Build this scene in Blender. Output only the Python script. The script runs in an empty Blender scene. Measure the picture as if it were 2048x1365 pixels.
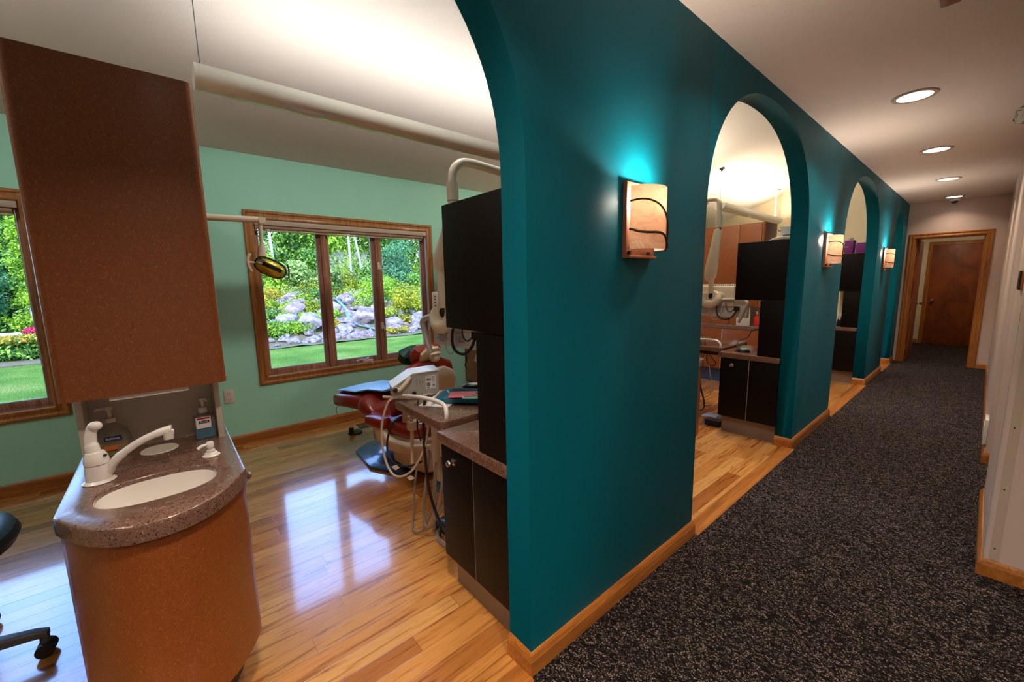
import bpy, bmesh, math, random
import numpy as np
from mathutils import Vector, Matrix
random.seed(7); rng = np.random.default_rng(7)
S = bpy.context.scene
COL = S.collection
R = math.radians
PI = math.pi

# ------------------------------------------------------------------ camera
YAW, PITCH, ROLL, FPX, CX, CZ = 0.8643, 0.1408, -0.0176, 809.68, 0.9066, 1.345
_f = Vector((-math.sin(YAW)*math.cos(PITCH), math.cos(YAW)*math.cos(PITCH), -math.sin(PITCH)))
_r = Vector((math.cos(YAW), math.sin(YAW), 0)); _u = _r.cross(_f)
_c, _s = math.cos(ROLL), math.sin(ROLL)
_R, _U = _c*_r + _s*_u, -_s*_r + _c*_u
cd = bpy.data.cameras.new('camera'); cam = bpy.data.objects.new('camera', cd); COL.objects.link(cam)
cd.sensor_width = 36; cd.lens = FPX/2048*36; cd.clip_start = 0.02; cd.clip_end = 300
m3 = Matrix((( _R.x, _U.x, -_f.x), (_R.y, _U.y, -_f.y), (_R.z, _U.z, -_f.z)))
cam.matrix_world = Matrix.Translation((CX, 0, CZ)) @ m3.to_4x4()
S.camera = cam

# ------------------------------------------------------------------ view, world, sun, big lights
S.view_settings.view_transform = 'Standard'; S.view_settings.look = 'None'
S.view_settings.exposure = 0.38; S.view_settings.gamma = 1.0
S.view_settings.use_curve_mapping = False
S.cycles.use_denoising = True
S.cycles.max_bounces = 8; S.cycles.diffuse_bounces = 5; S.cycles.glossy_bounces = 4
S.cycles.transmission_bounces = 8; S.cycles.transparent_max_bounces = 12
S.cycles.sample_clamp_indirect = 6.0
S.cycles.caustics_reflective = False; S.cycles.caustics_refractive = False
W = bpy.data.worlds.new('sky'); S.world = W; W.use_nodes = True
wn = W.node_tree; wn.nodes.clear()
tcw = wn.nodes.new('ShaderNodeTexCoord'); spw = wn.nodes.new('ShaderNodeSeparateXYZ'); wn.links.new(tcw.outputs['Generated'], spw.inputs[0])
sky = wn.nodes.new('ShaderNodeValToRGB'); wn.links.new(spw.outputs[2], sky.inputs[0])
sky.color_ramp.elements[0].position = 0.0; sky.color_ramp.elements[0].color = (0.42, 0.63, 1.0, 1)
sky.color_ramp.elements[1].position = 0.8; sky.color_ramp.elements[1].color = (0.16, 0.34, 0.95, 1)
bg = wn.nodes.new('ShaderNodeBackground'); wo = wn.nodes.new('ShaderNodeOutputWorld')
bg.inputs['Strength'].default_value = 6.8
wn.links.new(sky.outputs[0], bg.inputs[0]); wn.links.new(bg.outputs[0], wo.inputs[0])

def light(name, kind, loc, power, color=(1,1,1), size=None, size_y=None, direction=None, radius=None, spread=None):
    l = bpy.data.lights.new(name, kind); l.energy = power; l.color = color
    o = bpy.data.objects.new(name, l); COL.objects.link(o); o.location = loc
    if kind == 'AREA':
        l.shape = 'RECTANGLE'; l.size = size; l.size_y = size_y or size
        if spread: l.spread = spread
    if radius is not None: l.shadow_soft_size = radius
    if direction is not None: o.rotation_euler = Vector(direction).to_track_quat('-Z', 'Y').to_euler()
    return o
sun = light('sun', 'SUN', (5, 5, 12), 8.0, (1.0, 0.90, 0.74), direction=(-0.62, 0.32, -0.78)); sun.data.angle = R(0.6)
LAMP_UP1 = 9; LAMP_UP2 = 28; CAN = 4; SCONCE = 20.0

# ------------------------------------------------------------------ node materials
class NT:
    def __init__(s, name):
        s.m = bpy.data.materials.new(name); s.m.use_nodes = True; s.t = s.m.node_tree; s.t.nodes.clear()
        s.o = s.n('ShaderNodeOutputMaterial'); s.b = s.n('ShaderNodeBsdfPrincipled'); s.l(s.b.outputs[0], s.o.inputs[0])
    def n(s, t, **k):
        n = s.t.nodes.new(t)
        for a, v in k.items():
            if a.startswith('i_'):
                key = a[2:]; key = int(key) if key.isdigit() else key.replace('_', ' ')
                s.set(n.inputs[key], v)
            else: setattr(n, a, v)
        return n
    def set(s, i, v):
        if isinstance(v, bpy.types.NodeSocket): s.t.links.new(v, i)
        elif isinstance(v, (tuple, list)) and len(v) == 3 and i.type == 'RGBA': i.default_value = (*v, 1)
        else: i.default_value = v
    def l(s, a, b): s.t.links.new(a, b)
    def p(s, **k):
        for a, v in k.items(): s.set(s.b.inputs[a.replace('_', ' ')], v)
    def co(s, kind='Object', scale=None, swap=False):
        c = s.n('ShaderNodeTexCoord').outputs[kind]
        if scale is not None:
            mp = s.n('ShaderNodeMapping'); s.l(c, mp.inputs[0]); mp.inputs['Scale'].default_value = scale if isinstance(scale, tuple) else (scale,)*3
            c = mp.outputs[0]
        return c
    def pos(s, scale=None):
        c = s.n('ShaderNodeNewGeometry').outputs['Position']
        if scale is not None:
            mp = s.n('ShaderNodeMapping'); s.l(c, mp.inputs[0]); mp.inputs['Scale'].default_value = scale
            c = mp.outputs[0]
        return c
    def noise(s, vec, scale=5, detail=3, rough=.5, dist=0):
        n = s.n('ShaderNodeTexNoise'); s.l(vec, n.inputs['Vector']); n.inputs['Scale'].default_value = scale
        n.inputs['Detail'].default_value = detail; n.inputs['Roughness'].default_value = rough; n.inputs['Distortion'].default_value = dist
        return n.outputs['Fac']
    def ramp(s, fac, stops, interp='LINEAR'):
        n = s.n('ShaderNodeValToRGB'); s.l(fac, n.inputs[0]); cr = n.color_ramp; cr.interpolation = interp
        while len(cr.elements) < len(stops): cr.elements.new(.5)
        for e, (p, c) in zip(cr.elements, stops):
            e.position = p; e.color = (*c, 1) if len(c) == 3 else c
        return n.outputs[0]
    def mix(s, fac, a, b, mode='MIX'):
        n = s.n('ShaderNodeMix', data_type='RGBA', blend_type=mode)
        s.set(n.inputs[0], fac); s.set(n.inputs[6], a); s.set(n.inputs[7], b); return n.outputs[2]
    def math(s, op, a, b=0.0, c=0.0):
        n = s.n('ShaderNodeMath', operation=op); s.set(n.inputs[0], a); s.set(n.inputs[1], b); s.set(n.inputs[2], c); return n.outputs[0]
    def bump(s, h, strength=.3, dist=.01):
        n = s.n('ShaderNodeBump'); s.l(h, n.inputs['Height']); n.inputs['Strength'].default_value = strength; n.inputs['Distance'].default_value = dist
        s.l(n.outputs[0], s.b.inputs['Normal'])

def srgb(r, g, b):
    f = lambda c: (c/255/12.92) if c/255 <= .04045 else ((c/255+.055)/1.055)**2.4
    return (f(r), f(g), f(b))
M = {}
def plain(key, col, rough=.5, metal=0, spec=.5, coat=0, bump=None, emit=None, var=0.0):
    t = NT(key); t.p(Base_Color=col, Roughness=rough, Metallic=metal, Specular_IOR_Level=spec, Coat_Weight=coat)
    if var:
        f = t.noise(t.pos(), 6, 4)
        t.p(Base_Color=t.mix(f, tuple(c*(1-var) for c in col), tuple(min(1, c*(1+var)) for c in col)))
    if bump: t.bump(t.noise(t.pos(), bump[0], 3), bump[1], bump[2] if len(bump) > 2 else .002)
    if emit: t.p(Emission_Color=emit[0], Emission_Strength=emit[1])
    M[key] = t.m; return t.m
plain('teal_paint', (0.0003, 0.118, 0.172), .5, spec=.10, bump=(320, .12), var=.04)
plain('mint_paint', (0.42, 0.90, 0.74), .55, spec=.3, bump=(300, .1), var=.03)
plain('vault_paint', (0.82, 0.79, 0.76), .8, spec=.2, bump=(90, .35, .004))
plain('hall_ceiling_paint', (0.70, 0.60, 0.54), .75, spec=.2, bump=(110, .3, .004))
plain('pink_white_paint', (0.66, 0.52, 0.46), .38, spec=.45, bump=(260, .1), var=.03)
plain('cream_paint', (0.78, 0.68, 0.50), .6, spec=.3, bump=(260, .1))
plain('cream_plastic', (0.76, 0.68, 0.53), .38, spec=.5, bump=(200, .05))
plain('pale_plastic', (0.78, 0.74, 0.65), .35)
plain('white_plastic', (0.80, 0.76, 0.72), .22, spec=.6, coat=.3)
plain('grey_plastic', (0.46, 0.46, 0.44), .4)
plain('beige_edge', (0.55, 0.45, 0.36), .4)
plain('niche_laminate', (0.55, 0.50, 0.42), .4, bump=(400, .1))
plain('black_laminate', (0.0035, 0.0028, 0.0024), .45, spec=.16, bump=(900, .15, .001))
plain('black_plastic', (0.008, 0.008, 0.009), .3)
plain('black_rubber', (0.012, 0.012, 0.012), .6)
plain('toe_kick_laminate', (0.20, 0.155, 0.125), .33, spec=.5, bump=(60, .1), var=.12)
plain('toe_kick_dark', (0.05, 0.035, 0.02), .25, spec=.6)
plain('chrome', (0.62, 0.58, 0.54), .16, metal=1)
plain('brushed_nickel', (0.42, 0.38, 0.34), .32, metal=1)
plain('steel_post', (0.55, 0.5, 0.42), .3, metal=.6)
plain('bronze_iron', (0.05, 0.028, 0.018), .45, metal=.6)
plain('copper_plate', (0.26, 0.095, 0.05), .5, metal=.2, bump=(150, .25))
plain('maroon_vinyl', (0.25, 0.022, 0.012), .28, spec=.6, bump=(500, .12, .001), var=.1)
plain('green_vinyl', (0.0, 0.055, 0.048), .32, spec=.5, bump=(500, .12, .001))
plain('stool_grey', (0.06, 0.07, 0.085), .45)
plain('stool_vinyl', (0.004, 0.02, 0.02), .3, spec=.6)
plain('slate_blue_metal', (0.012, 0.075, 0.17), .22, spec=.7, coat=.5)
plain('seat_shell', (0.66, 0.57, 0.44), .38, bump=(200, .05))
plain('lift_metal', (0.40, 0.42, 0.47), .35, metal=.3)
plain('blue_bib', (0.22, 0.46, 0.72), .3, spec=.6, bump=(60, .5, .01))
plain('blue_tray_plastic', (0.015, 0.16, 0.28), .3)
plain('pink_paper', (0.72, 0.16, 0.17), .7)
plain('white_paper', (0.80, 0.80, 0.80), .7)
plain('bag_film', (0.62, 0.60, 0.48), .35, bump=(60, .6, .006))
plain('mint_pouch', (0.25, 0.52, 0.42), .4, bump=(80, .4, .004))
plain('hose_grey', (0.22, 0.18, 0.15), .4)
plain('hose_cream', (0.55, 0.48, 0.38), .4)
plain('cable_black', (0.006, 0.006, 0.008), .4)
plain('purple_card', (0.20, 0.012, 0.22), .5)
plain('purple_side', (0.62, 0.42, 0.42), .5)
plain('navy_label', (0.006, 0.006, 0.06), .4)
plain('red_label', (0.42, 0.01, 0.02), .4)
plain('orange_label', (0.6, 0.14, 0.02), .4)
plain('shade_fabric', (0.55, 0.40, 0.28), .7)
plain('ink_grey', (0.22, 0.22, 0.22), .6)
plain('vinyl_sash', (0.46, 0.30, 0.20), .25, spec=.6)
plain('birch_bark', (0.34, 0.32, 0.28), .8, bump=(20, .6, .02), var=.3)
plain('branch_bark', (0.30, 0.27, 0.24), .85)
plain('red_bottle', (0.6, 0.02, 0.01), .3)
plain('orange_wood_edge', (0.42, 0.12, 0.02), .35)
plain('mulch', (0.10, 0.085, 0.04), .95, bump=(25, 1, .05), var=.4)
plain('pond_water', (0.06, 0.15, 0.15), .08, spec=.8, bump=(14, .6, .03), var=.4)
plain('pale_rail', (0.50, 0.46, 0.40), .7)
plain('pendant_paint', (0.82, 0.80, 0.70), .2, metal=.1, spec=.6, coat=.5)
plain('lamp_reflector', (0.85, 0.62, 0.06), .22, metal=.6)

def wood(key, dark, mid, light_, rough=.3, axis='x', coat=.3, sc=1.0, bumpy=.05):
    t = NT(key); sc3 = {'x': (1.2, 22, 22), 'y': (22, 1.2, 22), 'z': (22, 22, 1.2)}[axis]
    v = t.pos(tuple(c*sc for c in sc3))
    f = t.noise(v, 1.6, 6, .62, .8); g = t.noise(t.pos(tuple(c*sc*3 for c in sc3)), 3, 3, .6)
    c = t.ramp(f, [(.28, dark), (.5, mid), (.72, light_)])
    c = t.mix(t.ramp(g, [(.35, (.55,)*3), (.6, (1,)*3)]), tuple(x*.7 for x in dark), c)
    t.p(Base_Color=c, Roughness=rough, Coat_Weight=coat, Coat_Roughness=.15)
    t.bump(g, bumpy, .002); M[key] = t.m
OD, OM, OL = (0.26, 0.080, 0.014), (0.46, 0.165, 0.030), (0.62, 0.26, 0.055)
for a in 'xyz': wood('oak_'+a, OD, OM, OL, .32, a)
wood('sash_z', (0.22, .09, .05), (0.46, .23, .14), (0.66, .38, .26), .25, 'z'); wood('sash_y', (0.22, .09, .05), (0.46, .23, .14), (0.66, .38, .26), .22, 'y', coat=.8)
wood('frame_z', (0.24, .09, .02), (0.46, .195, .045), (0.60, .29, .08), .4, 'z', .2); wood('frame_y', (0.24, .09, .02), (0.46, .195, .045), (0.60, .29, .08), .4, 'y', .2)

def cherry():
    t = NT('cherry_door'); v = t.pos((2.2, 2.2, 1.5)); f = t.noise(v, 1.5, 5, .6, 1.2)
    g = t.noise(t.pos((30, 30, 1.5)), 2, 3)
    c = t.ramp(f, [(.3, (0.13, .024, .002)), (.52, (0.26, .052, .004)), (.72, (0.38, .09, .008))])
    c = t.mix(.25, c, t.ramp(g, [(.3, (.12, .03, .008)), (.7, (.34, .1, .02))]))
    t.p(Base_Color=c, Roughness=.5, Coat_Weight=.12, Coat_Roughness=.3); M['cherry_door'] = t.m
cherry()

def plankfloor():
    t = NT('oak_floor'); g = t.n('ShaderNodeNewGeometry').outputs['Position']; sp = t.n('ShaderNodeSeparateXYZ'); t.l(g, sp.inputs[0])
    X, Y = sp.outputs[0], sp.outputs[1]
    PW, PL = .083, 1.15
    row = t.math('FLOOR', t.math('DIVIDE', X, PW))
    wn1 = t.n('ShaderNodeTexWhiteNoise', noise_dimensions='1D'); t.l(row, wn1.inputs['W'])
    yy = t.math('DIVIDE', t.math('ADD', Y, t.math('MULTIPLY', wn1.outputs[0], 7.3)), PL)
    colm = t.math('FLOOR', yy)
    cmb = t.n('ShaderNodeCombineXYZ'); t.l(row, cmb.inputs[0]); t.l(colm, cmb.inputs[1])
    wn2 = t.n('ShaderNodeTexWhiteNoise', noise_dimensions='2D'); t.l(cmb.outputs[0], wn2.inputs['Vector'])
    base = t.ramp(wn2.outputs[0], [(0, (0.38, .13, .026)), (.2, (0.58, .235, .05)), (.4, (0.73, .36, .10)), (.6, (0.64, .28, .068)), (.8, (0.77, .41, .13)), (1, (0.46, .17, .036))])
    # grain: stretched along Y, shifted per plank
    off = t.n('ShaderNodeCombineXYZ'); t.l(t.math('ADD', t.math('MULTIPLY', X, 40.0), t.math('MULTIPLY', wn2.outputs[0], 90.0)), off.inputs[0])
    t.l(t.math('MULTIPLY', Y, 2.4), off.inputs[1]); t.l(t.math('MULTIPLY', wn2.outputs[0], 31.0), off.inputs[2])
    gr = t.noise(off.outputs[0], 1.0, 6, .62, 1.3); gr2 = t.noise(off.outputs[0], 5.0, 4, .6, .3)
    c = t.mix(t.ramp(gr, [(.36, (1, 1, 1)), (.45, (0.2,)*3), (.53, (0,)*3)]), base, t.mix(1.0, base, (.50, .36, .27), 'MULTIPLY'))
    c = t.mix(t.ramp(gr2, [(.3, (.45,)*3), (.6, (0,)*3)]), c, t.mix(1.0, c, (.72, .6, .5), 'MULTIPLY'))
    fx = t.math('FRACT', t.math('DIVIDE', X, PW)); fy = t.math('FRACT', yy)
    ex = t.math('MINIMUM', fx, t.math('SUBTRACT', 1.0, fx)); ey = t.math('MULTIPLY', t.math('MINIMUM', fy, t.math('SUBTRACT', 1.0, fy)), PL/PW)
    e = t.math('MINIMUM', ex, ey)
    seam = t.ramp(e, [(0, (1,)*3), (.022, (0,)*3)])
    c = t.mix(t.math('MULTIPLY', seam, .65), c, (0.07, .025, .008))
    wave = t.noise(t.pos((7, 3, 1)), 1.0, 2)
    t.p(Base_Color=c, Roughness=t.math('ADD', .17, t.math('MULTIPLY', gr2, .12)), Specular_IOR_Level=.55, Coat_Weight=1.0, Coat_Roughness=.085, Coat_IOR=1.65)
    h = t.math('ADD', t.math('MULTIPLY', seam, -1.0), t.math('ADD', t.math('MULTIPLY', wave, 2.0), t.math('MULTIPLY', gr2, .25)))
    t.bump(h, .16, .004)
    bn = t.t.nodes[-1] if False else None
    M['oak_floor'] = t.m
plankfloor()

def carpet():
    t = NT('carpet'); v = t.pos((1, 1, 0))
    a = t.noise(t.pos((26, 36, 0)), 1.0, 2, .6, 3.2)
    lo = t.n('ShaderNodeTexVoronoi'); t.l(v, lo.inputs['Vector']); lo.inputs['Scale'].default_value = 185
    pat = t.ramp(a, [(.485, (0,)*3), (.515, (1,)*3)])
    rnd = t.n('ShaderNodeSeparateColor'); t.l(lo.outputs['Color'], rnd.inputs[0])
    sp = t.math('MULTIPLY', t.ramp(lo.outputs['Distance'], [(.2, (1,)*3), (.55, (.08,)*3)]), t.ramp(rnd.outputs[0], [(.2, (.25,)*3), (.6, (1,)*3)]))
    f = t.math('MULTIPLY', pat, sp)
    tint = t.mix(t.noise(v, 60, 2), (0.46, .34, .27), (0.34, .28, .28))
    c = t.mix(f, (0.007, .0055, .006), tint)
    t.p(Base_Color=c, Roughness=.95, Specular_IOR_Level=.1)
    t.bump(t.math('ADD', lo.outputs['Distance'], t.math('MULTIPLY', pat, -.4)), .9, .006); M['carpet'] = t.m
carpet()

def terracotta():
    t = NT('terracotta_laminate'); v = t.pos()
    def flecks(scale, thr, seed):
        mp = t.n('ShaderNodeMapping'); t.l(v, mp.inputs[0]); mp.inputs['Location'].default_value = (seed, seed*2, seed*3)
        d = t.n('ShaderNodeTexNoise'); t.l(mp.outputs[0], d.inputs['Vector']); d.inputs['Scale'].default_value = scale*.5
        vv = t.n('ShaderNodeVectorMath', operation='ADD'); t.l(mp.outputs[0], vv.inputs[0])
        sc = t.n('ShaderNodeVectorMath', operation='SCALE'); t.l(d.outputs['Color'], sc.inputs[0]); sc.inputs['Scale'].default_value = .02
        t.l(sc.outputs[0], vv.inputs[1])
        vo = t.n('ShaderNodeTexVoronoi', feature='DISTANCE_TO_EDGE'); t.l(vv.outputs[0], vo.inputs['Vector']); vo.inputs['Scale'].default_value = scale
        m = t.noise(mp.outputs[0], scale*1.5, 1)
        return t.math('MULTIPLY', t.ramp(vo.outputs['Distance'], [(0, (1,)*3), (thr, (0,)*3)]), t.ramp(m, [(.57, (0,)*3), (.64, (1,)*3)]))
    c = t.mix(t.noise(v, 90, 3, .7), (0.18, .046, .007), (0.30, .082, .014))
    c = t.mix(t.math('MULTIPLY', flecks(120, .12, 1), .65), c, (0.42, .19, .07))
    c = t.mix(t.math('MULTIPLY', flecks(140, .13, 5), .6), c, (0.07, .018, .004))
    t.p(Base_Color=c, Roughness=.4, Specular_IOR_Level=.5, Coat_Weight=.35, Coat_Roughness=.22); M['terracotta'] = t.m
terracotta()

def speckle(key, a, b, cdark, clight, scale=260, rough=.25):
    t = NT(key); v = t.pos(); n1 = t.noise(v, scale, 2, .7); n2 = t.noise(v, scale*.55, 2, .6)
    c = t.mix(t.noise(v, scale*.3, 2), a, b)
    c = t.mix(t.ramp(n1, [(.38, (1,)*3), (.43, (0,)*3)]), c, cdark)
    c = t.mix(t.ramp(n2, [(.62, (0,)*3), (.68, (.8,)*3)]), c, clight)
    t.p(Base_Color=c, Roughness=rough, Specular_IOR_Level=.5, Coat_Weight=.8, Coat_Roughness=.17, Coat_IOR=1.55); M[key] = t.m
speckle('counter_speckle', (0.125, .066, .048), (0.22, .118, .085), (0.022, .013, .010), (0.34, .21, .15), 190)

def rock():
    t = NT('rock'); v = t.co('Object'); oi = t.n('ShaderNodeObjectInfo').outputs['Random']
    f = t.noise(v, 2.2, 6, .6); g = t.noise(v, 12, 4, .6)
    c = t.ramp(f, [(.3, (.06, .055, .07)), (.48, (.19, .165, .18)), (.7, (.38, .33, .31))])
    c = t.mix(t.ramp(oi, [(0, (0,)*3), (.5, (.25,)*3), (1, (.75,)*3)]), c, t.mix(1.0, c, (.8, .6, .55), 'MULTIPLY'))
    t.p(Base_Color=c, Roughness=.8); t.bump(t.math('ADD', f, t.math('MULTIPLY', g, .3)), .8, .08); M['rock'] = t.m
rock()

def grass():
    t = NT('lawn_grass'); f = t.noise(t.pos((1, 1, 0)), 1.1, 4); g = t.noise(t.pos((7, 16, 1)), 2.6, 6, .8)
    c = t.ramp(f, [(.35, (0.085, .19, .022)), (.55, (0.14, .27, .035)), (.7, (0.24, .31, .07))])
    c = t.mix(1.0, c, t.ramp(g, [(.36, (.35, .42, .3)), (.5, (.9, .9, .9)), (.62, (1.7, 1.5, 1.5))]), 'MULTIPLY')
    t.p(Base_Color=c, Roughness=.9, Specular_IOR_Level=.1); t.bump(g, 1.0, .08); M['lawn_grass'] = t.m
grass()
def leafmat(key, cols, trans=.35):
    t = NT(key); r = t.n('ShaderNodeNewGeometry').outputs['Random Per Island']
    n = len(cols); c = t.ramp(r, [(i/(n-1) if n > 1 else 0, x) for i, x in enumerate(cols)])
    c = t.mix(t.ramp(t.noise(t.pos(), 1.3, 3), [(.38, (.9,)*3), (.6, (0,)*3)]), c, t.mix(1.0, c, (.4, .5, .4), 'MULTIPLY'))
    t.p(Base_Color=c, Roughness=.5, Specular_IOR_Level=.35)
    tr = t.n('ShaderNodeBsdfTranslucent'); t.l(c, tr.inputs[0]); mx = t.n('ShaderNodeMixShader'); mx.inputs[0].default_value = trans
    t.l(t.b.outputs[0], mx.inputs[1]); t.l(tr.outputs[0], mx.inputs[2]); t.l(mx.outputs[0], t.o.inputs[0]); M[key] = t.m
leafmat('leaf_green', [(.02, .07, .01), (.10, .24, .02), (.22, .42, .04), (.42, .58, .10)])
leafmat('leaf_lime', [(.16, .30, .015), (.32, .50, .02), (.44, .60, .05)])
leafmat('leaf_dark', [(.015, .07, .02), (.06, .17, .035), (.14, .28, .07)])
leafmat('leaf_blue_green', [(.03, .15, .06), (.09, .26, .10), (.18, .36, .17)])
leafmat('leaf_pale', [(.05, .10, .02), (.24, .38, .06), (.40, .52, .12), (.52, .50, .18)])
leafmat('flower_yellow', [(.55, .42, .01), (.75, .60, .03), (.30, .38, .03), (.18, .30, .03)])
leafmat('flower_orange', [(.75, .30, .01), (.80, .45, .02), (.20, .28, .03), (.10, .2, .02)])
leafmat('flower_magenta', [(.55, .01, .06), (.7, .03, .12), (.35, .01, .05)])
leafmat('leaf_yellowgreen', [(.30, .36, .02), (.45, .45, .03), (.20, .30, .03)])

def glass(key, col=(1, 1, 1), rough=0.0):
    t = NT(key); lp = t.n('ShaderNodeBsdfTransparent'); t.set(lp.inputs[0], col); gl = t.n('ShaderNodeBsdfGlossy'); gl.inputs['Roughness'].default_value = rough
    fr = t.n('ShaderNodeFresnel'); fr.inputs[0].default_value = 1.35; mx = t.n('ShaderNodeMixShader'); t.l(fr.outputs[0], mx.inputs[0])
    t.l(lp.outputs[0], mx.inputs[1]); t.l(gl.outputs[0], mx.inputs[2]); t.l(mx.outputs[0], t.o.inputs[0]); M[key] = t.m
glass('window_glass', (.93, .97, .96))
def softclear(key, col, dcol, k):
    t = NT(key); tr = t.n('ShaderNodeBsdfTransparent'); t.set(tr.inputs[0], col); mx = t.n('ShaderNodeMixShader'); mx.inputs[0].default_value = k
    t.p(Base_Color=dcol, Roughness=.15); t.l(tr.outputs[0], mx.inputs[1]); t.l(t.b.outputs[0], mx.inputs[2]); t.l(mx.outputs[0], t.o.inputs[0]); M[key] = t.m
softclear('clear_plastic', (.95, .95, .93), (.5, .5, .47), .16); softclear('blue_gel', (.5, .82, .97), (.05, .3, .55), .5); softclear('amber_soap', (.97, .85, .6), (.6, .42, .16), .6)
glass('lamp_cover', (.9, .95, .95), .02)
t = NT('crystal'); t.p(Base_Color=(.85, .95, .9), Roughness=.03, Transmission_Weight=1.0, IOR=1.5); M['crystal'] = t.m
# lit shade of the sconces: alabaster glass that lets the bulb inside shine through
def alabaster():
    t = NT('alabaster_glass'); v = t.pos()
    f = t.noise(t.pos((6, 6, 9)), 1.6, 5, .6, 1.5)
    vein = t.ramp(f, [(.455, (1,)*3), (.495, (.86, .78, .68)), (.53, (1,)*3)])
    c = t.mix(1.0, (0.98, .84, .70), vein, 'MULTIPLY')
    tr = t.n('ShaderNodeBsdfTranslucent'); t.l(c, tr.inputs[0]); mx = t.n('ShaderNodeMixShader'); mx.inputs[0].default_value = .55
    t.p(Base_Color=c, Roughness=.25); t.l(t.b.outputs[0], mx.inputs[1]); t.l(tr.outputs[0], mx.inputs[2]); t.l(mx.outputs[0], t.o.inputs[0]); M['alabaster_glass'] = t.m
alabaster()
plain('can_lens', (.9, .9, .9), .5, emit=((1.0, .86, .74), CAN))
plain('bulb', (.9, .9, .9), .5, emit=((1.0, .80, .58), 40))
plain('can_trim', (0.42, .34, .30), .4)

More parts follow.
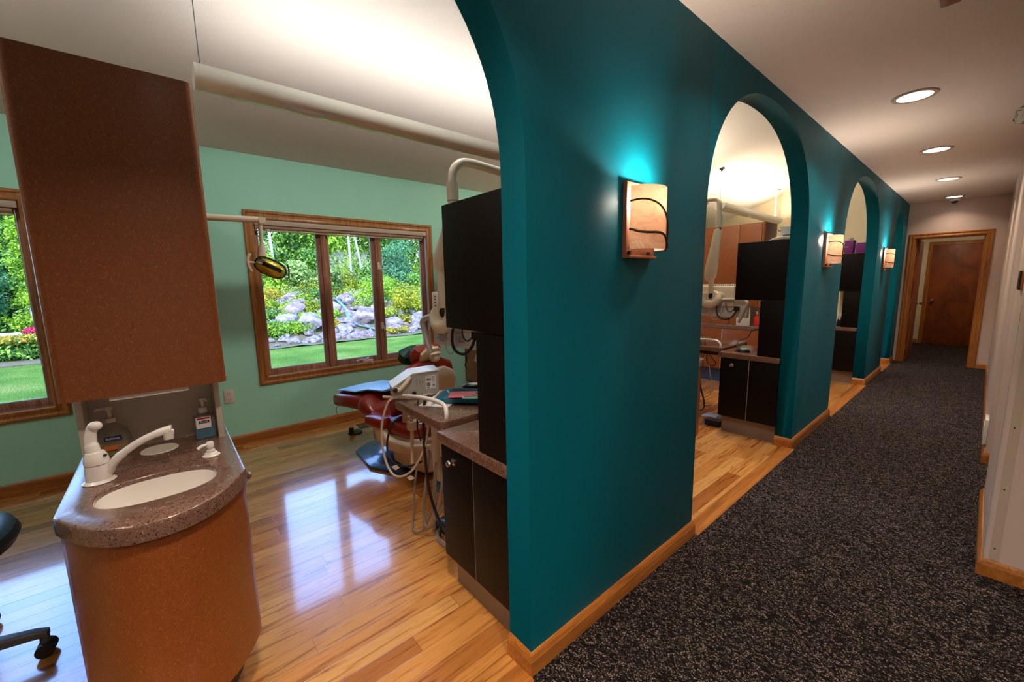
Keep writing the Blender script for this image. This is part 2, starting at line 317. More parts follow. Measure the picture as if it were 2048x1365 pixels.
# ------------------------------------------------------------------ mesh building
ORG = {}
class MB:
    def __init__(s): s.v = []; s.f = []; s.mi = []; s.cur = 0
    def add(s, vs, fs):
        o = len(s.v); s.v += [tuple(v) for v in vs]; s.f += [tuple(i+o for i in f) for f in fs]; s.mi += [s.cur]*len(fs); return s
    def box(s, x0, x1, y0, y1, z0, z1):
        vs = [(x, y, z) for x in (x0, x1) for y in (y0, y1) for z in (z0, z1)]
        return s.add(vs, [(0, 1, 3, 2), (4, 6, 7, 5), (0, 4, 5, 1), (2, 3, 7, 6), (0, 2, 6, 4), (1, 5, 7, 3)])
    def obox(s, c, sx, sy, sz, rot=None):
        rot = rot or Matrix.Identity(3); c = Vector(c)
        vs = [c + rot @ Vector((x*sx/2, y*sy/2, z*sz/2)) for x in (-1, 1) for y in (-1, 1) for z in (-1, 1)]
        return s.add(vs, [(0, 1, 3, 2), (4, 6, 7, 5), (0, 4, 5, 1), (2, 3, 7, 6), (0, 2, 6, 4), (1, 5, 7, 3)])
    def prism(s, pts, z0, z1, axis='z'):
        n = len(pts)
        def P(a, b, h): return {'z': (a, b, h), 'x': (h, a, b), 'y': (a, h, b)}[axis]
        vs = [P(a, b, z0) for a, b in pts] + [P(a, b, z1) for a, b in pts]
        return s.add(vs, [tuple(range(n))[::-1], tuple(range(n, 2*n))] + [(i, (i+1) % n, (i+1) % n+n, i+n) for i in range(n)])
    def tube(s, pts, r, seg=10, cap=True, smooth=0, flat=1.0):
        P = [Vector(p) for p in pts]
        if smooth: P = spline(P, smooth)
        n = len(P); rs = r if isinstance(r, (list, tuple)) else [r]*n
        if len(rs) != n: rs = [rs[min(int(i/(n-1)*(len(rs)-1)+.5), len(rs)-1)] for i in range(n)]
        T = [(P[min(i+1, n-1)]-P[max(i-1, 0)]).normalized() for i in range(n)]
        up = Vector((0, 0, 1)) if abs(T[0].z) < .9 else Vector((1, 0, 0))
        N = T[0].cross(up).normalized(); vs = []
        for i in range(n):
            N = (N - T[i]*N.dot(T[i])).normalized(); B = T[i].cross(N)
            for k in range(seg):
                a = 2*PI*k/seg; vs.append(P[i] + (N*math.cos(a)*flat + B*math.sin(a))*rs[i])
        fs = [(i*seg+k, i*seg+(k+1) % seg, (i+1)*seg+(k+1) % seg, (i+1)*seg+k) for i in range(n-1) for k in range(seg)]
        if cap: fs += [tuple(range(seg))[::-1], tuple(range((n-1)*seg, n*seg))]
        return s.add(vs, fs)
    def cyl(s, a, b, r, seg=24, r2=None): return s.tube([a, b], [r, r if r2 is None else r2], seg)
    def lathe(s, prof, c=(0, 0, 0), seg=28, rot=None, sx=1, sy=1):
        rot = rot or Matrix.Identity(3); c = Vector(c); n = len(prof); vs = []
        for r, z in prof:
            for k in range(seg):
                a = 2*PI*k/seg; vs.append(c + rot @ Vector((r*math.cos(a)*sx, r*math.sin(a)*sy, z)))
        fs = [(i*seg+k, i*seg+(k+1) % seg, (i+1)*seg+(k+1) % seg, (i+1)*seg+k) for i in range(n-1) for k in range(seg)]
        if tuple(prof[0]) != tuple(prof[-1]): fs += [tuple(range(seg))[::-1], tuple(range((n-1)*seg, n*seg))]
        return s.add(vs, fs)
    def ell(s, c, rx, ry, rz, seg=20, rot=None, e=1.0):
        prof = []; m = 12; rot = rot or Matrix.Identity(3); c = Vector(c); vs = []
        pw = lambda a: math.copysign(abs(a)**e, a)
        for i in range(m+1):
            ph = -PI/2+PI*i/m; ph = max(-PI/2+.02, min(PI/2-.02, ph))
            for k in range(seg):
                a = 2*PI*k/seg
                vs.append(c + rot @ Vector((rx*pw(math.cos(ph))*pw(math.cos(a)), ry*pw(math.cos(ph))*pw(math.sin(a)), rz*pw(math.sin(ph)))))
        fs = [(i*seg+k, i*seg+(k+1) % seg, (i+1)*seg+(k+1) % seg, (i+1)*seg+k) for i in range(m) for k in range(seg)]
        fs += [tuple(range(seg))[::-1], tuple(range(m*seg, (m+1)*seg))]
        return s.add(vs, fs)
    def loft(s, secs, seg=20, e=.45, axis=Vector((0, 1, 0))):
        """secs: (centre, half width along axis, half thickness, normal direction)"""
        vs = []; pw = lambda a: math.copysign(abs(a)**e, a)
        for c, w, h, nrm in secs:
            c = Vector(c); nrm = Vector(nrm).normalized()
            for k in range(seg):
                a = 2*PI*k/seg; vs.append(c + axis*w*pw(math.cos(a)) + nrm*h*pw(math.sin(a)))
        n = len(secs)
        fs = [(i*seg+k, i*seg+(k+1) % seg, (i+1)*seg+(k+1) % seg, (i+1)*seg+k) for i in range(n-1) for k in range(seg)]
        fs += [tuple(range(seg))[::-1], tuple(range((n-1)*seg, n*seg))]
        return s.add(vs, fs)
    def build(s, name, mat, parent=None, local=False, smooth=35, bevel=0, kind=None, label=None):
        me = bpy.data.meshes.new(name)
        o = bpy.data.objects.new(name, me); COL.objects.link(o)
        org = Vector((0, 0, 0)) if (local or parent is None) else Vector(ORG.get(parent.name, (0, 0, 0)))
        me.from_pydata([tuple(Vector(v)-org) for v in s.v], [], s.f); me.update()
        bm = bmesh.new(); bm.from_mesh(me); bmesh.ops.recalc_face_normals(bm, faces=bm.faces)
        if bevel:
            es = [e for e in bm.edges if len(e.link_faces) == 2 and e.calc_face_angle(0) > R(40)]
            bmesh.ops.bevel(bm, geom=es, offset=bevel, segments=2, affect='EDGES', profile=.6, clamp_overlap=True)
        bm.to_mesh(me); bm.free()
        mats = mat if isinstance(mat, (list, tuple)) else [mat]
        for m in mats: me.materials.append(M[m])
        if len(mats) > 1 and not bevel:
            for p, k in zip(me.polygons, s.mi): p.material_index = k
        if smooth:
            me.polygons.foreach_set('use_smooth', [True]*len(me.polygons)); me.set_sharp_from_angle(angle=R(smooth))
        if parent is not None: o.parent = parent; ORG[o.name] = tuple(org)
        if kind: o['kind'] = kind
        if label: o['label'] = label
        return o
def spline(P, sub):
    out = []; n = len(P)
    for i in range(n-1):
        p0, p1, p2, p3 = P[max(i-1, 0)], P[i], P[i+1], P[min(i+2, n-1)]
        for k in range(sub):
            t = k/sub
            out.append(.5*((2*p1)+(-p0+p2)*t+(2*p0-5*p1+4*p2-p3)*t*t+(-p0+3*p1-3*p2+p3)*t**3))
    out.append(P[-1]); return out
def thing(name, label, cat, loc=(0, 0, 0), group=None, rz=0):
    o = bpy.data.objects.new(name, None); COL.objects.link(o); o.location = loc; o.rotation_euler.z = rz
    o.empty_display_size = .1; ORG[o.name] = tuple(loc) if not rz else (0, 0, 0)
    o['label'] = label; o['category'] = cat
    if group: o['group'] = group
    return o
def tag(o, label, cat, group=None, kind=None):
    o['label'] = label; o['category'] = cat
    if group: o['group'] = group
    if kind: o['kind'] = kind
    return o
def struct(o, label=None):
    o['kind'] = 'structure'
    if label: o['label'] = label
    return o
def text(body, size, mat, name, parent, loc, rot, extrude=.0004, align='CENTER'):
    cu = bpy.data.curves.new(name, 'FONT'); cu.body = body; cu.size = size; cu.extrude = extrude; cu.align_x = align; cu.align_y = 'CENTER'
    tmp = bpy.data.objects.new(name+'_tmp', cu); COL.objects.link(tmp)
    me = bpy.data.meshes.new_from_object(tmp.evaluated_get(bpy.context.evaluated_depsgraph_get()))
    bpy.data.objects.remove(tmp); o = bpy.data.objects.new(name, me); COL.objects.link(o)
    me.materials.clear(); me.materials.append(M[mat]); o.parent = parent
    o.location = Vector(loc)-Vector(ORG.get(parent.name, (0, 0, 0))); o.rotation_euler = rot
    return o
def rrect(x0, x1, y0, y1, r, seg=6):
    pts = []
    for cx, cy, a0 in ((x1-r, y1-r, 0), (x0+r, y1-r, 90), (x0+r, y0+r, 180), (x1-r, y0+r, 270)):
        for k in range(seg+1):
            a = R(a0+90*k/seg); pts.append((cx+r*math.cos(a), cy+r*math.sin(a)))
    return pts

# ================================================================== SETTING
HC = 2.447; WX = -3.2; T = .114; YE = 8.906; XR = 1.006
def vz(x): return 2.45+.34*(x-WX)
ARCH = [(-.837, .837), (2.003, 3.672), (4.817, 6.562), (7.697, 8.515)]
# teal arcade wall
def arch_pts(a, b, n=44):
    c, h = (a+b)/2, (b-a)/2; zs, bh, e = 1.65, .715, 2.3
    if h < .5: bh = .62
    out = [(a, 0.0)]
    for i in range(n+1):
        th = PI - PI*i/n; cs, sn = math.cos(th), math.sin(th)
        out.append((c+h*math.copysign(abs(cs)**(2/e), cs), zs+bh*abs(sn)**(2/e)))
    out.append((b, 0.0)); return out
w = MB(); ZT = 3.62
prev = -3.0; 
def quadwall(y0, y1, z0, z1):
    for x in (0.0, -T): w.add([(x, y0, z0), (x, y1, z0), (x, y1, z1), (x, y0, z1)], [(0, 1, 2, 3)])
for a, b in ARCH:
    quadwall(prev, a, 0, ZT)
    ap = arch_pts(a, b)
    for (ya, za), (yb, zb) in zip(ap, ap[1:]):
        if abs(yb-ya) > 1e-6 and not (za == 0 or zb == 0):
            for x in (0.0, -T): w.add([(x, ya, za), (x, yb, zb), (x, yb, ZT), (x, ya, ZT)], [(0, 1, 2, 3)])
        w.add([(0, ya, za), (0, yb, zb), (-T, yb, zb), (-T, ya, za)], [(0, 1, 2, 3)])
    prev = b
quadwall(prev, YE+.02, 0, ZT)
me_w = bpy.data.meshes.new('wall_arcade'); me_w.from_pydata(w.v, [], w.f)
bm = bmesh.new(); bm.from_mesh(me_w); bmesh.ops.remove_doubles(bm, verts=bm.verts, dist=1e-5); bmesh.ops.recalc_face_normals(bm, faces=bm.faces); bm.to_mesh(me_w); bm.free()
me_w.polygons.foreach_set('use_smooth', [True]*len(me_w.polygons)); me_w.set_sharp_from_angle(angle=R(30)); me_w.materials.append(M['teal_paint'])
wo_ = bpy.data.objects.new('wall_arcade', me_w); COL.objects.link(wo_); struct(wo_, 'dark teal wall pierced by a row of arches')

struct(MB().box(WX, .013, -3, 9.02, -.05, 0).box(WX, -.9, 9.02, 9.3, -.05, 0).build('floor', 'oak_floor'), 'glossy oak strip floor')
struct(MB().box(.013, 3.0, -3, 11.7, -.05, .004).box(-.9, .013, 9.03, 11.7, -.05, .004).build('floor_carpet', 'carpet'), 'dark patterned carpet of the hallway')
# shallow oak reducer strips in the arch openings
for i, (a, b) in enumerate(ARCH):
    struct(MB().prism([(-.055, 0.0), (.030, 0.0), (.030, .006), (.024, .011), (-.05, .007), (-.055, .004)], a+.016, b-.016, axis='y').build('trim_%d' % (i+1), 'oak_y'), 'oak strip between wood floor and carpet')
# ceilings
struct(MB().box(0, 3.0, -3, YE+.02, HC, HC+.06).build('ceiling', 'hall_ceiling_paint'), 'flat hallway ceiling')
cv = MB(); cv.add([(WX-.1, -3, vz(WX-.1)), (-T+.02, -3, vz(-T+.02)), (-T+.02, 9.3, vz(-T+.02)), (WX-.1, 9.3, vz(WX-.1)),
                   (WX-.1, -3, vz(WX-.1)+.08), (-T+.02, -3, vz(-T+.02)+.08), (-T+.02, 9.3, vz(-T+.02)+.08), (WX-.1, 9.3, vz(WX-.1)+.08)],
                  [(0, 1, 2, 3), (4, 5, 6, 7), (0, 1, 5, 4), (2, 3, 7, 6), (1, 2, 6, 5), (0, 3, 7, 4)])
struct(cv.build('ceiling_vault', 'vault_paint'), 'white sloping ceiling over the treatment bays')
# window wall with openings
WIN = [(-2.345, -.57), (.57, 2.345), (3.36, 5.14), (6.25, 8.03)]
WZ0, WZ1, CW = .493, 2.0, .075
ww = MB(); py = -3.0
def wseg(y0, y1, z0, z1): ww.box(WX-.16, WX, y0, y1, z0, z1)
for a, b in WIN:
    a2, b2 = a+CW-.01, b-CW+.01
    wseg(py, a2, 0, 2.52); wseg(a2, b2, 0, WZ0+CW-.01); wseg(a2, b2, WZ1-CW+.01, 2.52); py = b2
wseg(py, 9.3, 0, 2.52)
struct(ww.build('wall_window', 'mint_paint', smooth=0), 'mint green wall with windows')
struct(MB().box(WX, -T, 9.15, 9.3, 0, 3.7).box(-1.77, -T, 9.0, 9.15, 0, 3.7).build('wall_end_bay', 'cream_paint', smooth=0), 'cream end wall of the bays')
struct(MB().box(WX, 3.0, -3.1, -3.0, 0, 3.7).build('wall_behind', 'cream_paint', smooth=0))
struct(MB().box(3.0, 3.1, -3.0, 2.8, 0, HC).build('wall_far_right', 'pink_white_paint', smooth=0))
# end wall of the hallway with door opening
D0, D1, DZ = .098, .828, 1.925
ew = MB(); ew.box(-T, D0, YE, YE+.12, 0, HC+.06); ew.box(D1, 1.7, YE, YE+.12, 0, HC+.06); ew.box(D0, D1, YE, YE+.12, DZ, HC+.06)
struct(ew.build('wall_end_hall', 'pink_white_paint', smooth=0), 'pinkish white wall at the end of the hallway')
struct(MB().box(-.9, 1.7, 11.60, 11.7, 0, 2.5).box(-.9, -.8, YE+.12, 11.6, 0, 2.5).box(1.25, 1.35, YE+.12, 11.6, 0, 2.5).build('wall_vestibule', 'cream_paint', smooth=0), 'cream walls beyond the end doorway')
struct(MB().box(-.9, 1.35, YE+.12, 11.7, HC-.05, HC).build('ceiling_vestibule', 'hall_ceiling_paint', smooth=0))
# right hand walls with rounded corners
def rwall(name, y0, y1, label):
    r = .018; pts = [(XR+r, y1)] + [(1.72, y1), (1.72, y0)] if False else None
    P = [(1.72, y0)] + [(XR+r-r*math.sin(a), y0+r-r*math.cos(a)) for a in [R(x) for x in range(0, 91, 15)]] + [(XR+r-r*math.cos(a), y1-r+r*math.sin(a)) for a in [R(x) for x in range(0, 91, 15)]] + [(1.72, y1)]
    struct(MB().prism(P, 0, HC).build(name, 'pink_white_paint'), label)
rwall('wall_right_near', 2.69, 3.60, 'short pinkish white wall at the right of the hallway')
rwall('wall_right_far', 4.38, YE-.001, 'long pinkish white wall at the right of the hallway')
struct(MB().box(1.72, 1.8, 2.69, 4.5, 0, HC).build('wall_side_passage', 'pink_white_paint', smooth=0))
struct(MB().box(1.72, 3.0, 2.69, 2.8, 0, HC).build('wall_right_face', 'pink_white_paint', smooth=0))
# baseboards (profiled)
def bb_prof(path, name, mat, label=None, side=1):
    """path of (x,y); board grows to the right-hand side of travel * side"""
    prof = [(0, 0), (.015, 0), (.015, .058), (.013, .062), (.0125, .068), (.008, .076), (.004, .083), (0, .083)]
    m = MB(); n = len(path); P = [Vector((x, y, 0)) for x, y in path]; rows = []
    for i in range(n):
        d0 = (P[i]-P[i-1]).normalized() if i else None; d1 = (P[i+1]-P[i]).normalized() if i < n-1 else None
        nn = [Vector((d.y, -d.x, 0))*side for d in (d0, d1) if d is not None]
        if len(nn) == 2:
            b = (nn[0]+nn[1]).normalized(); b = b/max(.3, b.dot(nn[0]))
        else: b = nn[0]
        rows.append([tuple(P[i]+b*a+Vector((0, 0, z))) for a, z in prof])
    k = len(prof); vs = [v for r in rows for v in r]
    fs = [(i*k+j, i*k+(j+1) % k, (i+1)*k+(j+1) % k, (i+1)*k+j) for i in range(n-1) for j in range(k)] + [tuple(range(k)), tuple(range((n-1)*k, n*k))]
    m.add(vs, fs); return struct(m.build(name, mat, smooth=25), label)
piers = [(.837, 2.003), (3.672, 4.817), (6.562, 7.697)]
for i, (a, b) in enumerate(piers):
    bb_prof([(-T-.0, a), (0, a), (0, b), (-T, b)], 'baseboard_pier_%d' % (i+1), 'oak_y', 'oak baseboard around a teal pier')
bb_prof([(-T, 8.515), (0, 8.515), (0, 8.845)], 'baseboard_pier_4', 'oak_y', 'oak baseboard around a teal pier')
bb_prof([(WX, 9.15), (WX, -3)][::-1], 'baseboard_window', 'oak_y', 'oak baseboard under the windows')
bb_prof([(1.7, 2.69), (XR, 2.69), (XR, 3.6), (1.7, 3.6)][::-1], 'baseboard_right_near', 'oak_y', 'oak baseboard on the right wall')
bb_prof([(1.7, 4.38), (XR, 4.38), (XR, YE)][::-1], 'baseboard_right_far', 'oak_y', 'oak baseboard on the right wall')
bb_prof([(.90, YE), (1.0, YE)], 'baseboard_end', 'oak_x', 'oak baseboard on the end wall')
bb_prof([(-.8, 11.6), (.06, 11.6)], 'baseboard_vestibule', 'oak_x')

# casings: mitred picture-frame moulding around an opening in plane
CPROF = [(0, 0), (0, .012), (.008, .018), (.02, .019), (.028, .012), (.04, .012), (.05, .018), (.066, .02), (.075, .014), (.075, 0)]
def casing(m, plane, val, nrm, a0, a1, z0, z1, wd=.075, bottom=True):
    """a0..a1, z0..z1 outer rectangle; plane 'x' (a=y) or 'y' (a=x); nrm = sign of outward normal"""
    k = len(CPROF); s = wd/.075
    def pt(a, z, h): return (val+nrm*h, a, z) if plane == 'x' else (a, val+nrm*h, z)
    rows = []
    corners = [(a0, z0, 1, 1), (a0, z1, 1, -1), (a1, z1, -1, -1), (a1, z0, -1, 1)]
    for a, z, da, dz in corners:
        rows.append([pt(a+da*w_*s, (z+dz*w_*s if (bottom or dz < 0) else z), h) for w_, h in CPROF])
    vs = [v for r in rows for v in r]; fs = []
    rng_ = [(0, 1), (1, 2), (2, 3)] + ([(3, 0)] if bottom else [])
    for i, j in rng_:
        for q in range(k): fs.append((i*k+q, i*k+(q+1) % k, j*k+(q+1) % k, j*k+q))
    if not bottom: fs += [tuple(range(k)), tuple(range(3*k, 4*k))]
    m.add(vs, fs); return m
# windows
def window(i, a, b, full=True):
    root = struct(casing(MB(), 'x', WX, 1, a, b, WZ0, WZ1).build('window_%d' % i, 'frame_z', smooth=25), 'oak framed triple casement window')
    ia, ib, iz0, iz1 = a+CW, b-CW, WZ0+CW, WZ1-CW
    # jamb liner
    j = MB(); j.box(WX-.15, WX+.001, ia-.008, ia, iz0, iz1); j.box(WX-.15, WX+.001, ib, ib+.008, iz0, iz1); j.box(WX-.15, WX+.001, ia, ib, iz1, iz1+.008)
    j.build('jamb', 'sash_z', root, local=True)
    MB().box(WX-.15, WX+.001, ia, ib, iz0-.008, iz0+.004).build('sill', 'sash_y', root, local=True)
    wds = (ib-ia); m1, m2 = ia+wds*.344, ia+wds*.667
    for k, mm in enumerate((m1, m2)):
        mu = MB(); mu.box(WX-.13, WX-.028, mm-.02, mm+.02, iz0, iz1); mu.box(WX-.13, WX-.02, mm-.006, mm+.006, iz0, iz1)
        mu.build('mullion', 'sash_z', root, local=True)
    bounds = [(ia, m1-.02), (m1+.02, m2-.02), (m2+.02, ib)]
    for p, q in bounds:
        s_ = .032; sa = MB()
        for (y0, y1, z0, z1) in ((p, p+s_, iz0, iz1), (q-s_, q, iz0, iz1), (p+s_, q-s_, iz0, iz0+s_+.01), (p+s_, q-s_, iz1-s_, iz1)):
            sa.box(WX-.11, WX-.065, y0, y1, z0, z1)
        so = sa.build('sash', 'sash_z', root, local=True, bevel=.004)
        gm = MB(); gm.box(WX-.092, WX-.088, p+s_-.003, q-s_+.003, iz0+s_+.007, iz1-s_+.003)
        gm.build('glass_pane', 'window_glass', so, local=True, smooth=0)
        tr = MB(); g = .005
        for (y0, y1, z0, z1) in ((p+s_, p+s_+g, iz0+s_+.01, iz1-s_), (q-s_-g, q-s_, iz0+s_+.01, iz1-s_), (p+s_, q-s_, iz0+s_+.01, iz0+s_+.018)):
            tr.box(WX-.086, WX-.072, y0, y1, z0, z1)
        tr.build('gasket', 'grey_plastic', so, local=True)
    if full:
        cy = (m1+m2)/2+.08
        c = MB(); c.box(WX-.03, WX+.0, cy-.05, cy+.05, iz0+.004, iz0+.022); c.tube([(WX-.01, cy, iz0+.03), (WX+.02, cy-.09, iz0+.038), (WX+.03, cy-.13, iz0+.03)], .007, 8); c.cyl((WX-.012, cy, iz0+.0), (WX-.012, cy, iz0+.045), .012)
        c.tube([(WX-.01, cy, iz0+.03), (WX+.016, cy+.03, iz0+.0), (WX+.016, cy+.04, iz0-.02)], .006, 8)
        c.build('crank', 'white_plastic', root, local=True)
        for zz in (iz0+.33, iz0+.95):
            l_ = MB(); l_.box(WX-.028, WX-.018, m2-.012, m2+.012, zz, zz+.07); l_.tube([(WX-.015, m2+.004, zz+.05), (WX+.004, m2+.008, zz+.02), (WX+.006, m2+.012, zz-.02)], .005, 8)
            l_.build('latch', 'white_plastic', root, local=True)
    return root
for i, (a, b) in enumerate(WIN): window(i+1, a, b, i < 2)
def shade(a, b, label):
    t_ = thing('roller_shade', label, 'window shade', (WX, (a+b)/2, 1.9), 'rolled up shades at the window heads')
    MB().box(WX+.004, WX+.024, a+CW+.004, b-CW-.004, WZ1-CW-.045, WZ1-CW-.004).build('headrail', 'beige_edge', t_, bevel=.002)
    MB().cyl((WX-.016, a+CW+.008, WZ1-CW-.052), (WX-.016, b-CW-.03, WZ1-CW-.052), .026, 20).build('rolled_fabric', 'shade_fabric', t_)
    MB().cyl((WX-.016, a+CW+.012, WZ1-CW-.088), (WX-.016, b-CW-.04, WZ1-CW-.088), .007, 10).build('hem_bar', 'beige_edge', t_)
    MB().cyl((WX+.012, b-CW-.018, WZ1-CW-.06), (WX+.012, b-CW-.018, WZ0+.35), .002, 6).build('pull_cord', 'white_paper', t_)
    return t_
shade(.57, 2.345, 'tan roller shade rolled up at the head of the window behind the dental chair')
shade(-2.345, -.57, 'tan roller shade rolled up at the head of the leftmost window')

# doors at the end of the hallway
cs = casing(MB(), 'y', YE, -1, .036, .892, 0, 1.99, .066, bottom=False); struct(cs.build('trim_5', 'oak_z', smooth=25), 'oak casing around the open doorway at the end')
jm = MB(); jm.box(D0-.002, D0+.014, YE-.001, YE+.13, 0, DZ); jm.box(D1-.014, D1+.002, YE-.001, YE+.13, 0, DZ); jm.box(D0, D1, YE-.001, YE+.13, DZ-.014, DZ+.002)
jm.box(D0+.012, D0+.024, YE+.05, YE+.08, 0, DZ-.01); jm.box(D1-.024, D1-.012, YE+.05, YE+.08, 0, DZ-.01)
struct(jm.build('trim_6', 'oak_z'), 'oak door jamb')
def knob(m, c, d, r=.026):
    d = Vector(d).normalized(); q = d.to_track_quat('Z', 'Y').to_matrix()
    h = r/.026 if r < .02 else 1.0
    m.lathe([(.001, 0), (r*1.05, 0), (r*1.05, .006*h), (r*.35, .012*h), (r*.35, .03*h), (r*.8, .036*h), (r, .046*h), (r*.85, .058*h), (r*.3, .063*h), (.001, .063*h)], c, 20, q)
# open leaf
ang = R(91); hx, hy = D0+.018, YE+.13
dx, dy = math.cos(ang), math.sin(ang); rotm = Matrix.Rotation(ang, 3, 'Z')
ld = MB().obox((hx+dx*.34+dy*.02, hy+dy*.34-dx*.02, .96), .68, .038, 1.90, rotm).build('door_1', 'cherry_door', bevel=.002); struct(ld, 'cherry door standing open at the left')
kn = MB(); kn_c = Vector((hx+dx*.62, hy+dy*.62, .90)); knob(kn, tuple(kn_c+Vector((dy*.04, -dx*.04, 0))), (dy, -dx, 0)); kn.build('door_knob', 'brushed_nickel', ld, local=True)
hg = MB()
for z in (.22, .97, 1.74): hg.box(D0+.012, D0+.022, YE+.085, YE+.13, z-.045, z+.045); hg.cyl((D0+.024, YE+.134, z-.045), (D0+.024, YE+.134, z+.045), .006, 10)
hg.build('hinge', 'brushed_nickel', ld, local=True)
cs = casing(MB(), 'y', 11.6, -1, .07, .87, 0, 2.01, .066, bottom=False); struct(cs.build('trim_7', 'oak_z', smooth=25), 'oak casing of the closed inner door')
d2 = MB().box(.136, .804, 11.575, 11.6, .012, 1.945).build('door_2', 'cherry_door', bevel=.002); struct(d2, 'closed cherry door beyond the hallway')
kn = MB(); knob(kn, (.20, 11.575, .87), (0, -1, 0), .03); kn.build('door_knob', 'brushed_nickel', d2, local=True)

# ================================================================== LIGHT FITTINGS
CANS = [(1.9, -1.6), (1.9, .35), (.5, -1.6), (.5, .2), (.5, 1.98), (.5, 3.64), (.495, 5.29), (.49, 6.97), (.475, 8.58)]  # first five are unseen fixtures added to light the near area
cl = ['recessed ceiling light in the open area behind', 'recessed ceiling light right of the camera', 'recessed ceiling light behind the camera', 'recessed ceiling light just above the camera position', 'recessed ceiling light over the second teal arch approach', 'nearest and largest of the visible recessed hallway ceiling lights', 'second visible recessed ceiling light along the hallway',
      'third visible recessed ceiling light along the hallway', 'farthest recessed ceiling light, right above the end doorway and camera dome']
for (x, y), lb in zip(CANS, cl):
    t_ = thing('recessed_light', lb, 'ceiling light', (x, y, HC), 'recessed lights along the hallway ceiling')
    MB().lathe([(.083, -.006), (.105, -.007), (.109, -.002), (.109, 0), (.083, 0), (.083, -.006)], (x, y, HC), 40).build('trim_ring', 'can_trim', t_)
    MB().lathe([(.001, -.004), (.04, -.0045), (.083, -.004), (.083, -.001), (.001, -.001)], (x, y, HC), 40).build('lens', 'can_lens', t_)
    cb_ = light('can_beam', 'AREA', (x, y, HC-.008), 24 if (x > 1 and y > 0) else 14 if y < 1 else (4 if y < 3 else (8 if y < 8 else 2)), (1.0, .80, .62), .15, .15, (0, 0, -1)); cb_.data.shape = 'DISK'; cb_.data.spread = R(125)

for (y, pw, col, lb) in ((-1.5, 14, (1, .93, .85), 'recessed light in the sloping ceiling of the left bay'), (1.15, 20, (1, .93, .85), 'recessed light in the sloping ceiling of the nearest bay'), (4.1, 38, (1, .84, .66), 'recessed light in the sloping ceiling of the middle bay'), (7.2, 16, (1, .84, .66), 'recessed light in the sloping ceiling of the far bay')):  # unseen fixtures added to brighten walls, floor and furniture of the bays
    x = -.80; z = vz(x); t_ = thing('recessed_light', lb, 'ceiling light', (x, y, z), 'recessed lights in the sloping ceiling'); q = Vector((.34, 0, -1)).to_track_quat('-Z', 'Y').to_matrix() if False else Matrix.Rotation(-math.atan(.34), 3, 'Y')
    MB().lathe([(.083, -.006), (.105, -.007), (.109, -.002), (.109, 0), (.083, 0), (.083, -.006)], (x, y, z), 40, q).build('trim_ring', 'can_trim', t_)
    MB().lathe([(.001, -.004), (.04, -.0045), (.083, -.004), (.083, -.001), (.001, -.001)], (x, y, z), 40, q).build('lens', 'can_lens', t_)
    cb_ = light('bay_can_beam', 'AREA', (x+.003, y, z-.02), pw, col, .15, .15, (-.25, 0, -1)); cb_.data.shape = 'DISK'

def sconce(y, label):
    t_ = thing('wall_sconce', label, 'wall lamp', (0, y, 1.57), 'wall sconces between the arches')
    z0, z1 = 1.432, 1.708
    bp = MB(); bp.box(0, .018, y-.098, y+.098, z0, z1); bp.box(.018, .03, y-.098, y+.098, z0, z0+.012); bp.build('backplate', 'copper_plate', t_, bevel=.003)
    a0 = .088; n = 18
    def arc(k, off=0.0):
        a = PI*k/n; return (.026+off*math.sin(a)+.078*math.sin(a)**.8, y-(a0+off)*math.cos(a))
    m = MB(); zz0, zz1 = z0+.032, z1-.018; th = .004
    outer = [arc(k) for k in range(n+1)]; inner = [(x-.004*math.sin(PI*k/n), yy*1.0+(.004*math.cos(PI*k/n))) for k, (x, yy) in enumerate(outer)]
    ring = outer + inner[::-1]; N = len(ring)
    vs = [(x, yy, zz0) for x, yy in ring] + [(x, yy, zz1) for x, yy in ring]
    m.add(vs, [(i, (i+1) % N, (i+1) % N+N, i+N) for i in range(N)] + [tuple([i, i+1, N-2-i, N-1-i]) for i in range(n)] + [tuple([i+N, i+1+N, 2*N-2-i, 2*N-1-i]) for i in range(n)])
    m.build('glass_shade', 'alabaster_glass', t_)
    def band(f, w_=.0045):
        pts = []
        for i in range(25):
            u = i/24; k = u*n; x, yy = arc(k, .004); pts.append((x, yy, zz0+(zz1-zz0)*f(u)))
        return pts
    b = MB()
    def bp_(us, fs_, r_):
        U = np.linspace(us[0], us[-1], 40); F = np.interp(U, us, fs_)
        K = np.ones(7)/7; F2 = np.convolve(np.pad(F, 3, 'edge'), K, 'valid'); pts = []
        for u, f_ in zip(U, F2):
            k = u*n; x, yy = arc(k, .004); pts.append((x+.002, yy, zz0+(zz1-zz0)*f_))
        b.tube(pts, r_, 8)
    bp_([0, .12, .25, .4, .5, .6, .68, .74, .78], [.76, .775, .76, .70, .62, .50, .36, .18, .02], .0035)
    bp_([0, .1, .25, .4, .5, .58, .64, .70], [.33, .27, .25, .255, .24, .19, .11, .0], .0045)
    bp_([.98, .90, .84, .80, .79], [.98, .80, .55, .3, .0], .003)
    b.build('iron_band', 'bronze_iron', t_)
    MB().box(.018, .03, y-.088, y-.078, z0+.014, z0+.026).build('bracket', 'bronze_iron', t_); MB().box(.018, .03, y+.04, y+.05, z0+.014, z0+.026).build('bracket', 'bronze_iron', t_)
    MB().cyl((.02, y, z1-.10), (.04, y, z1-.10), .018, 12).build('lamp_holder', 'bronze_iron', t_)
    MB().ell((.055, y, z1-.085), .019, .019, .03).build('light_bulb', 'bulb', t_)
    light('sconce_light', 'POINT', (.055, y, z1-.055), SCONCE, (1.0, .85, .70), radius=.02)
sconce(1.42, 'large alabaster and iron wall sconce on the nearest teal pier')
sconce(4.235, 'alabaster wall sconce on the middle teal pier')
